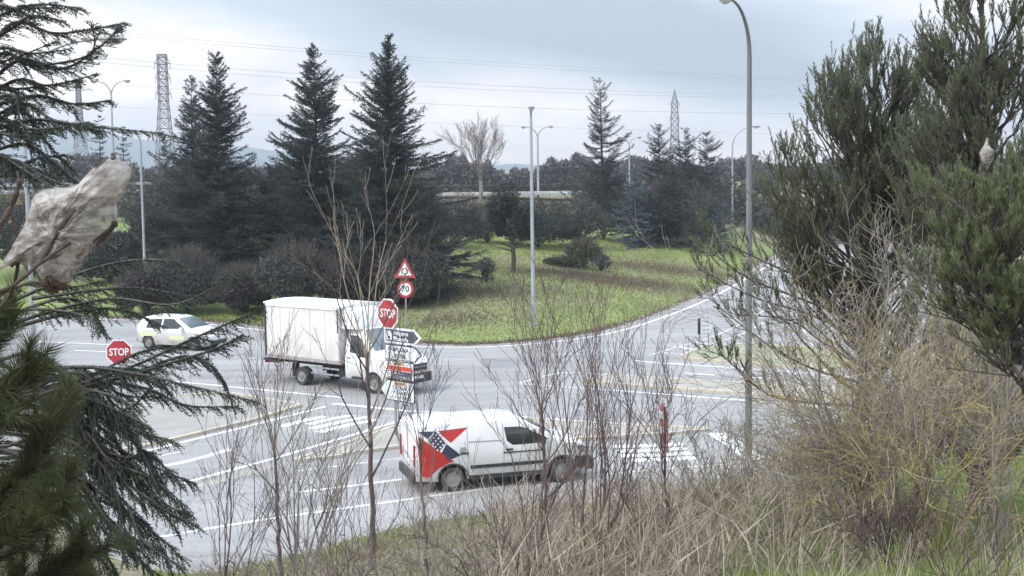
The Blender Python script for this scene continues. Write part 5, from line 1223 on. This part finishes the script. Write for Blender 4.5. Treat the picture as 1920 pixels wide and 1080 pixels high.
# lichen-covered thicket at right
shrub(1650, 15, 'tall grey twiggy shrub in front of the big right pine', 12, 560, .5, 121, TG, lvl=3, r0=.020, kids=4, wob=.08, ang=.62, up=.01, minr=.0026)
shrub(1760, 14, 'yellow lichen-covered shrub at the right', 11, 440, .8, 122, M['lichen'], lvl=3, r0=.019, kids=4.5, wob=.085, ang=.68, up=.0, name='lichen_shrub', minr=.0022)
shrub(1610, 15.5, 'olive lichen-tinted shrub right of the tall lamp', 9, 400, .6, 123, M['lichen'], lvl=3, r0=.017, kids=4, wob=.085, ang=.65, up=.0, minr=.0021)
shrub(1860, 8.5, 'dark leafless shrub closest to the lower right corner', 7, 330, .7, 126, TP, lvl=2, r0=.008, kids=4, wob=.1)
shrub(1870, 13.5, 'pale grey twiggy shrub at the right edge', 10, 480, .7, 124, TG, lvl=3, r0=.018, kids=4, wob=.08, ang=.6, up=.0)
shrub(1690, 13, 'low brown thicket at the foot of the lichened shrub', 11, 170, .9, 125, TP, lvl=3, r0=.010, kids=4, wob=.09)

# --- pines
def needles(mb, P, axis, ln, k, nl, wd, rg, spread=.55):
    """bottle-brush shoots: P base points, axis unit dirs, ln shoot lengths"""
    n = len(P); f = rg.uniform(.0, 1.0, (n, k)); base = P[:, None]+axis[:, None]*(ln[:, None]*f)[..., None]
    rnd = rg.normal(size=(n, k, 3)); rnd -= (rnd*axis[:, None]).sum(-1, keepdims=True)*axis[:, None]; rnd = unit(rnd)
    d = unit(axis[:, None]*rg.uniform(.7, 1.2, (n, k, 1))+rnd*spread)*(nl*rg.uniform(.75, 1.15, (n, k)))[..., None]
    blades(mb, base.reshape(-1, 3), d.reshape(-1, 3), wd, rg)
def pine(px, D, label, seed, crown_px, zr, n_limb, m_, trunk_pts, nl=.06, shoot=.20, k=26, wd=.012, upw=.9, extra=(), cones=0, rt=.10):
    """crown_px: list of (px,py,rx,ry) lobes at distance D"""
    rg = np.random.default_rng(seed); x0 = at(px, 900, D)[0]; zg = max(Th(x0, D), 0); r = empty('pine_tree', (x0, D, zg)); tag(r, label, 'tree'); O = np.array([x0, D, zg])
    wd_ = MB(); tp = [np.array([0, 0, -.05])]+[at(a, b, D)-O for a, b in trunk_pts]; rr = np.linspace(rt, rt*.25, len(tp)); wd_.tube(tp, rr, 8)
    tz = np.array([p[2] for p in tp]); tx = np.array([p[0] for p in tp]); B0, B1, R0_, R1_ = [], [], [], []; SP, SA = [], []
    lobes = [(at(a, b, D)-O, c*D/FPX, e_*D/FPX) for a, b, c, e_ in crown_px]; wts = np.array([l[1]*l[2] for l in lobes]); wts /= wts.sum()
    for i in range(n_limb):
        c, rx, rz = lobes[rg.choice(len(lobes), p=wts)]; v = unit(rg.normal(size=3))*rg.uniform(.42, 1.04)**.6
        tip = c+v*np.array([rx, (rx+rz)*.45, rz]); h = np.hypot(tip[0]-np.interp(tip[2], tz, tx), tip[1]); zb = np.clip(tip[2]-h*upw-.2, .4, tz[-1]-.05); b = np.array([np.interp(zb, tz, tx), 0, zb])
        mid = (b+tip)/2+np.array([0, 0, -.12*h]); n = 9; t = np.linspace(0, 1, n)[:, None]; path = (1-t)**2*b+2*t*(1-t)*mid+t*t*tip; path[1:-1] += rg.normal(0, .02, (n-2, 3))
        B0.append(path[:-1]); B1.append(path[1:]); q = np.linspace(.028, .007, n); R0_.append(q[:-1]); R1_.append(q[1:])
        tg = unit(np.gradient(path, axis=0)); js = rg.integers(5, n, 10)
        for j in js:
            d = unit(tg[j]+rg.normal(size=3)*.55+np.array([0, 0, .55])); l2 = rg.uniform(.18, .5); e2 = path[j]+d*l2; up_ = unit(d+np.array([0, 0, .8]))
            B0.append(path[j][None]); B1.append(e2[None]); R0_.append([.007]); R1_.append([.004])
            m = rg.integers(2, 5)
            for _ in range(m): SP.append(path[j]+d*l2*rg.uniform(.3, 1)); SA.append(unit(up_+np.array([0, 0, .35])+rg.normal(size=3)*.24))
        SP.append(tip); SA.append(unit(tg[-1]+np.array([0, 0, .6])))
    CN = []
    for (pts, dep) in extra:
        P = np.array([at(a, b, D+dd)-O for (a, b), dd in zip(pts, dep)]); P = np.array(smooth_poly(P, 4)); n = len(P)
        B0.append(P[:-1]); B1.append(P[1:]); q = np.linspace(.022, .006, n); R0_.append(q[:-1]); R1_.append(q[1:]); tg = unit(np.gradient(P, axis=0))
        for j in range(2, n):
            for _ in range(3 if j > n*.35 else 1):
                d = unit(tg[j]*.7+rg.normal(size=3)*.5+np.array([0, 0, .55])); l2 = rg.uniform(.10, .32); e2 = P[j]+d*l2; B0.append(P[j][None]); B1.append(e2[None]); R0_.append([.006]); R1_.append([.004])
                for _ in range(2): SP.append(P[j]+d*l2*rg.uniform(.4, 1)); SA.append(unit(d+np.array([0, 0, .9])+rg.normal(size=3)*.2))
            if rg.random() < cones: CN.append(P[j]+rg.normal(0, .05, 3))
    SP = np.array(SP); SA = np.array(SA); fo = MB(); ln = rg.uniform(.6, 1.25, len(SP))*shoot
    needles(fo, SP, SA, ln, k, nl, wd, rg)
    prisms(wd_, np.concatenate(B0), np.concatenate(B1), np.concatenate(R0_), np.concatenate(R1_)); prisms(wd_, SP, SP+SA*ln[:, None], .004, .002)
    wd_.build('trunk', M['trunk_dark'], r); fo.build('crown', m_, r)
    for c in CN:
        mb = MB(); mb.lathe([(.001, -.045), (.02, -.03), (.028, 0), (.02, .03), (.001, .045)], 7, 'z', tuple(c)); mb.build('pine_cone', M['trunk_dark'], r)
    print(label, 'shoots', len(SP)); return r
pine(1600, 18.5, 'large near pine with upright shoots right of the tall lamp', 201, [(1500, 400, 72, 140), (1565, 300, 95, 165), (1650, 230, 90, 160), (1705, 340, 80, 190), (1600, 480, 165, 120), (1480, 520, 60, 60), (1715, 260, 55, 130), (1680, 620, 130, 90)], 1, 205, M['pine_mid'],
     [(1612, 800), (1625, 600), (1632, 420), (1640, 200)], k=22, wd=.0115, nl=.055, shoot=.22, cones=.25,
     extra=[([(1620, 640), (1520, 590), (1420, 560), (1320, 510)], (0, -.2, -.4, -.5)), ([(1610, 560), (1500, 520), (1410, 480), (1330, 440)], (0, -.3, -.5, -.6)), ([(1610, 600), (1500, 560), (1400, 520), (1330, 470)], (0, -.1, -.3, -.3)),
            ([(1620, 720), (1520, 690), (1430, 640), (1330, 560)], (0, -.3, -.6, -.8)), ([(1600, 760), (1520, 755), (1440, 740), (1380, 690), (1352, 665)], (0, -.3, -.6, -.8, -.9)), ([(1620, 690), (1540, 640), (1480, 600), (1380, 590)], (0, .2, .3, .3))])
pine(1830, 16.5, 'tallest near pine filling the upper right corner', 202, [(1840, 130, 100, 190), (1770, 200, 55, 150), (1890, 300, 100, 190), (1800, 420, 120, 130), (1900, 560, 110, 160), (1740, 330, 60, 130), (1860, 720, 110, 170)], 1, 230, M['pine_mid'],
     [(1840, 800), (1850, 500), (1845, 250), (1840, -40)], k=22, wd=.0115, nl=.055, shoot=.21)
# young light-green pine holding the second nest
yp = pine(2010, 9.5, 'young pale-green pine whose leader holds a silk nest, right edge', 203, [(1830, 480, 52, 55), (1895, 440, 45, 70), (1865, 570, 90, 55), (1800, 400, 20, 28), (1905, 650, 60, 50)], 1, 34, M['pine_light'],
     [(2060, 980), (1975, 780), (1895, 620), (1851, 400), (1850, 315)], nl=.05, shoot=.10, k=60, wd=.005, upw=.4, rt=.026)
pn = at(1850, 296, 9.5); mb = MB(); mb.lathe([(.001, -.095), (.022, -.06), (.042, -.01), (.05, .02), (.045, .05), (.02, .08), (.012, .10), (.006, .14)], 12, 'z'); mb.v[0] += np.random.default_rng(3).normal(0, .003, mb.v[0].shape)
r = empty('silk_nest', tuple(pn)); tag(r, 'small drop-shaped white silk nest on the leader of the young pine', 'silk nest', 'caterpillar silk nests'); mb.build('web', M['silk'], r, smooth=True)
mb = MB(); prisms(mb, [(0, 0, -.13), (0, 0, -.1), (0, 0, -.1)], [(0, .02, .16), (-.07, 0, .06), (.07, .01, .07)], .008, .004, 4); mb.build('twig', M['bark_brown'], r)

# --- the near cedar at the left
def near_cedar():
    D = 9.0; rg = np.random.default_rng(301); O = np.array([at(-70, 500, D)[0], D, 0.0]); O[2] = max(Th(O[0], D), 0)
    r = empty('cedar_tree', tuple(O)); tag(r, 'near dark cedar whose drooping boughs frame the left edge', 'tree')
    tr = MB(); tr.tube([(0, 0, -.1), (.02, .1, 2.5), (0, .1, 5.2)], [.13, .10, .05], 10)
    fo = MB(); B0, B1, Ra, Rb = [], [], [], []; NP, NA, NL = [], [], []
    up = [[(-60, 60), (20, 20), (80, 8), (150, 16)], [(-60, 150), (20, 45), (100, 62), (170, 55), (228, 44)], [(-60, 200), (30, 115), (120, 128), (190, 85), (222, 52)], [(-60, 215), (60, 180), (140, 195), (205, 188)],
          [(-60, 250), (40, 195), (100, 225), (190, 246)], [(-60, 260), (60, 225), (160, 236), (300, 250)], [(-60, 290), (30, 205), (90, 270), (135, 318)], [(-60, 300), (40, 270), (95, 300), (140, 340)],
          [(-60, 200), (30, 150), (90, 160), (180, 140)], [(-60, 100), (10, 60), (60, 30), (120, 40)], [(-60, 330), (20, 300), (80, 330), (130, 350)], [(-60, 320), (0, 290), (40, 320), (70, 350)], [(-60, 240), (0, 235), (60, 250), (110, 240)],
          [(-60, 20), (0, 0), (50, -20), (110, -8)], [(-60, 120), (0, 90), (60, 100), (130, 92)], [(-60, 340), (0, 330), (60, 300), (120, 290)]]
    mid = [[(-60, 600), (80, 540), (170, 505), (250, 488), (350, 490)], [(-60, 640), (90, 585), (210, 560), (330, 570), (440, 515)], [(-60, 760), (110, 730), (240, 690), (350, 640), (430, 605), (484, 582)],
           [(0, 600), (110, 560), (170, 575), (190, 620)], [(-40, 690), (60, 660), (110, 690), (150, 730)], [(-60, 740), (120, 690), (250, 700), (340, 720), (478, 752)], [(-60, 760), (120, 720), (260, 725), (350, 760), (445, 762)],
           [(60, 740), (200, 715), (320, 680), (400, 655), (452, 630)], [(100, 750), (250, 700), (350, 668), (410, 700), (440, 770)], [(40, 610), (140, 585), (230, 580), (300, 610)], [(60, 560), (170, 545), (260, 540), (380, 560)],
           [(60, 740), (180, 700), (250, 665), (300, 650)], [(0, 600), (60, 580), (150, 590), (190, 620)], [(80, 690), (200, 690), (280, 700), (320, 740)], [(-20, 560), (60, 530), (120, 540), (180, 530)]]
    lowb = [[(-60, 760), (100, 770), (220, 840), (300, 880), (362, 905)], [(-60, 800), (110, 820), (230, 900), (300, 950), (365, 985)], [(-60, 840), (90, 860), (220, 950), (290, 1000), (340, 1045)], [(-60, 860), (90, 900), (190, 990), (250, 1040), (310, 1090)],
            [(-60, 780), (120, 760), (200, 790), (270, 850), (300, 900)], [(0, 800), (140, 800), (200, 860), (260, 940)], [(0, 760), (130, 740), (220, 770), (280, 800)], [(0, 900), (120, 920), (200, 1040), (230, 1100)], [(0, 860), (140, 860), (210, 920), (270, 1010)],
            [(40, 740), (160, 760), (230, 800), (330, 830)], [(40, 800), (170, 830), (260, 880), (350, 960)], [(20, 960), (120, 980), (160, 1060), (190, 1120)], [(40, 700), (130, 720), (200, 760), (250, 790)], [(60, 720), (150, 700), (230, 740), (300, 745)], [(20, 880), (130, 890), (220, 990), (300, 1030)], [(20, 700), (120, 760), (170, 840), (200, 920)], [(40, 760), (150, 790), (190, 870), (240, 900)]]
    lowb = lowb+[[(a+rg.uniform(-25, 12), b+rg.uniform(-35, 35)) for a, b in q] for q in lowb]+[[(a-rg.uniform(0, 60), b+rg.uniform(-50, 50)) for a, b in q] for q in lowb[::2]]
    up = up+[[(a-rg.uniform(20, 60), b+rg.uniform(-18, 18)) for a, b in q] for q in up[::2]]
    for grp, (lst, tw_, dz) in enumerate(((up, .20, -.35), (mid, .19, -.6), (lowb, .22, -.75))):
        for pts in lst:
            dp = rg.uniform(-.55, .55); n = len(pts); P = np.array([at(a, b, D+dp*(i/(n-1))) for i, (a, b) in enumerate(pts)])-O
            P = np.array(smooth_poly(P, 8)); n = len(P); L_ = np.linalg.norm(np.diff(P, axis=0), axis=1).sum(); m = int(L_/.020); t = np.linspace(0, n-1.001, m); i0 = t.astype(int); fr = (t-i0)[:, None]; Q_ = P[i0]*(1-fr)+P[i0+1]*fr
            B0.append(Q_[:-1]); B1.append(Q_[1:]); q = np.linspace(.017, .0035, m); Ra.append(q[:-1]); Rb.append(q[1:]); tg = unit(np.gradient(Q_, axis=0))
            sd = unit(np.cross(tg, np.array([0, 0, 1.0]))); s0 = int(m*.22) if grp else int(m*.12); NP.append(Q_[s0:]); NA.append(tg[s0:]); NL.append(np.full(m-s0, .03))
            for j in range(s0, m, 2):
                for sg in (-1, 1):
                    if rg.random() < .12: continue
                    f = j/m; l2 = tw_*(1.15-f*.85)*rg.uniform(.5, 1.25)*(.5+.5*min(1, (j-s0)/12+.3)); a = unit(tg[j]*rg.uniform(.5, 1.1)+sd[j]*sg*rg.uniform(.25, .9)+np.array([0, 0, dz])*rg.uniform(.1, 1.0)+rg.normal(size=3)*.12)
                    e_ = Q_[j]+a*l2; kk = max(3, int(l2/.011)); tt = np.linspace(.0, 1, kk)[:, None]; W_ = Q_[j]+a*l2*tt+np.array([0, 0, -.25*l2])*tt**2
                    B0.append(W_[:1]); B1.append(W_[-1:]); Ra.append([.003]); Rb.append([.002]); NP.append(W_); NA.append(np.repeat(a[None], kk, 0)); NL.append(np.full(kk, .01))
    NP = np.concatenate(NP); NA = np.concatenate(NA); NL = np.concatenate(NL); print('cedar needle nodes', len(NP))
    needles(fo, NP, NA, NL, 3, .024, .0072, rg, 1.0)
    prisms(tr, np.concatenate(B0), np.concatenate(B1), np.concatenate(Ra), np.concatenate(Rb)); tr.build('trunk', M['trunk_dark'], r); fo.build('crown', M['cedar_near'], r)
    return r
near_cedar()

# --- close long-needled pine at the lower left, carrying the big nest
def near_pine():
    D = 4.2; rg = np.random.default_rng(302); O = np.array([at(-260, 900, D)[0], D, 0.0]); O[2] = max(Th(O[0], D), 0)
    r = empty('pine_tree', tuple(O)); tag(r, 'closest pine with long olive needles at the lower left corner', 'tree')
    tr = MB(); top = at(-230, 500, D)-O; tr.tube([(0, 0, -.1), top*.5+np.array([.02, 0, 0]), top], [.05, .04, .025], 10); fo = MB()
    B0, B1, Ra, Rb, SP, SA = [], [], [], [], [], []
    for (pts, dp) in (([(-240, 900), (-120, 820), (-20, 700), (40, 610)], .2), ([(-240, 960), (-100, 900), (20, 800), (90, 690)], 0), ([(-240, 1000), (-60, 980), (60, 900), (140, 800)], -.1), ([(-240, 1080), (-60, 1080), (60, 1010), (160, 930)], -.2),
                     ([(-240, 1100), (0, 1120), (100, 1080), (190, 1030)], 0), ([(-240, 900), (-60, 880), (20, 930), (90, 900)], .2), ([(-240, 1200), (0, 1200), (100, 1150), (160, 1100)], .1), ([(-240, 860), (-120, 780), (-60, 660), (-10, 560)], .1),
                     ([(-240, 1050), (-80, 1000), (0, 960), (60, 1000)], .3), ([(-240, 900), (-100, 760), (-30, 740), (20, 760)], -.1)):
        P = np.array([at(a-42, b+14, D+dp*i/3) for i, (a, b) in enumerate(pts)])-O; P = np.array(smooth_poly(P, 6)); n = len(P); B0.append(P[:-1]); B1.append(P[1:]); q = np.linspace(.018, .005, n); Ra.append(q[:-1]); Rb.append(q[1:]); tg = unit(np.gradient(P, axis=0))
        for j in range(6, n):
            for _ in range(2):
                a = unit(tg[j]+rg.normal(size=3)*.6+np.array([0, 0, .35])); l2 = rg.uniform(.04, .16); SP.append(P[j]); SA.append(a*l2); B0.append(P[j][None]); B1.append((P[j]+a*l2)[None]); Ra.append([.006]); Rb.append([.004])
    SP = np.array(SP); V_ = np.array(SA); ln = np.linalg.norm(V_, axis=1); SA = unit(V_)
    needles(fo, SP, SA, ln+.02, 190, .085, .0028, rg, .75)
    prisms(tr, np.concatenate(B0), np.concatenate(B1), np.concatenate(Ra), np.concatenate(Rb), 6); tr.build('trunk', M['bark_brown'], r); fo.build('crown', M['pine_olive'], r)
near_pine()

# --- big silk nest
D = 3.6; C0 = at(120, 430, D); nest = empty('silk_nest', tuple(C0)); tag(nest, 'large torn grey-white silk nest stretched over twigs in front of the cedar', 'silk nest', 'caterpillar silk nests')
ol = [(0, 505), (26, 459), (54, 410), (66, 366), (88, 355), (118, 352), (145, 347), (158, 340), (169, 323), (181, 314), (189, 320), (190, 333), (196, 322), (205, 299), (219, 297), (246, 314), (240, 342), (231, 362), (222, 380), (221, 408), (210, 426), (186, 444), (179, 461), (155, 487), (140, 512), (130, 531), (108, 541), (88, 543), (72, 512), (39, 489), (12, 497)]
OL = np.array([(at(a, b, D)-C0)[[0, 2]] for a, b in ol]); OL = np.vstack([OL, OL[:1]]); OL = np.array(smooth_poly([p for p in OL], 6))[:-1]; OL = OL+np.random.default_rng(8).normal(0, .0011, OL.shape); m = len(OL)
ctr = (at(112, 440, D)-C0)[[0, 2]]
mb = MB(); nr_ = 14; rg = np.random.default_rng(401)
for side_ in (-1, 1):
    V = []
    for i in range(nr_+1):
        t = i/nr_
        for j in range(m):
            p = ctr+(OL[j]-ctr)*t; q = p*38; wr = math.sin(q[0]*9+q[1]*6+math.sin(q[1]*5)*2)*.35+math.sin((q[0]-q[1])*13+math.sin(q[0]*4)*2)*.22+math.sin(q[0]*3.1+math.sin(q[1]*2.3)*1.5)*.5+math.sin(q[1]*5.3-q[0]*4.1)*.35
            dpt = .075*math.sqrt(max(0, 1-t**2.2))*(1 if side_ < 0 else .8)+wr*.009*(1-t**4)+(.0 if t < 1 else 0)
            V.append((p[0], side_*max(dpt, 0 if t < 1 else 0), p[1]))
    mb.add(V, [[i*m+j, i*m+(j+1) % m, (i+1)*m+(j+1) % m, (i+1)*m+j] for i in range(nr_) for j in range(m)])
mb.build('web', M['silk'], nest, smooth=True)
def tw(pts, r0, r1, name='twig', mm='bark_brown', dy=-.03):
    P = [at(a, b, D)-C0+np.array([0, (dy if isinstance(dy, (int, float)) else dy[i]), 0]) for i, (a, b) in enumerate(pts)]; P = smooth_poly(P, 5); mb = MB(); rr = np.linspace(r0, r1, len(P)); rr = rr*(1+.15*np.sin(np.arange(len(P))*1.7)); mb.tube(P, rr, 8); return mb.build(name, M[mm], nest, smooth=True)
tw([(-300, 760), (-40, 578), (45, 530), (95, 489), (150, 452)], .007, .004, dy=-.078)
tw([(95, 489), (140, 410), (175, 370), (200, 330), (214, 306)], .006, .006, dy=(-.075, -.07, -.05, -.02, 0))
tw([(110, 480), (160, 462), (190, 445), (218, 416)], .005, .006, dy=(-.08, -.03, -.01, 0))
tw([(60, 500), (80, 430), (120, 380), (180, 322)], .006, .006, dy=(0, .02, .02, 0))
tw([(-60, 520), (-10, 440), (20, 390), (36, 345)], .009, .007, dy=0)
tw([(-60, 620), (10, 560), (30, 470), (10, 380)], .006, .004, dy=.02)
thr = MB(); jj = rg.integers(0, m, 420); q_ = OL[jj]+(OL[jj]-ctr)*rg.uniform(-.05, .01, 420)[:, None]; p0 = np.stack([q_[:, 0], rg.normal(0, .012, 420), q_[:, 1]], 1); tg_ = (OL[(jj+4) % m]-OL[jj]); ou = unit(OL[jj]-ctr)*rg.uniform(0, .55, 420)[:, None]+unit(tg_)*rg.choice([-1, 1], 420)[:, None]
prisms(thr, p0, p0+np.stack([ou[:, 0], rg.normal(0, .4, 420), ou[:, 1]], 1)*rg.uniform(.008, .028, 420)[:, None], .0006, .0002); o = thr.build('silk_threads', M['silk'], nest); o['kind'] = 'stuff'
tw([(20, 500), (70, 440), (90, 400), (92, 360)], .005, .004, dy=(0, .03, .03, 0)); tw([(95, 535), (110, 480), (150, 420), (190, 340), (196, 318)], .007, .006, dy=(0, -.04, -.05, -.03, 0)); tw([(120, 500), (150, 480), (200, 440), (216, 414)], .006, .006, dy=0)
for (a, b, s_) in ((212, 303, .012), (181, 322, .010), (214, 418, .009), (36, 342, .008)):
    mb = MB(); mb.lathe([(.001, -s_*1.6), (s_*.8, -s_*.9), (s_, 0), (s_*.6, s_*1.1), (.001, s_*1.9)], 9, 'z', tuple(at(a, b, D)-C0)); mb.v[0] += rg.normal(0, .0015, mb.v[0].shape); mb.build('bud', M['bark_brown'], nest, smooth=True)
fr_ = mat('frass_brown', (.10, .055, .04), .95, c2=(.20, .13, .10), scale=60, bump=.8); mb = MB(); bm_ = bmesh.new(); bmesh.ops.create_icosphere(bm_, subdivisions=4, radius=1); c_ = at(104, 524, D)-C0
for v in bm_.verts:
    k = 1+.15*math.sin(v.co.x*7+v.co.z*5)+.08*math.sin(v.co.y*15+v.co.x*11); v.co = Vector((v.co.x*.034*k, v.co.y*.05*k-.006, v.co.z*.032*k))+Vector(c_)
me = bpy.data.meshes.new('frass'); bm_.to_mesh(me); bm_.free(); me.materials.append(fr_); o = bpy.data.objects.new('frass', me); col.objects.link(o); o.parent = nest
for p in me.polygons: p.use_smooth = True
tri_total = sum(len(m.loops)-2*len(m.polygons) for m in bpy.data.meshes); print('TRIS', tri_total)
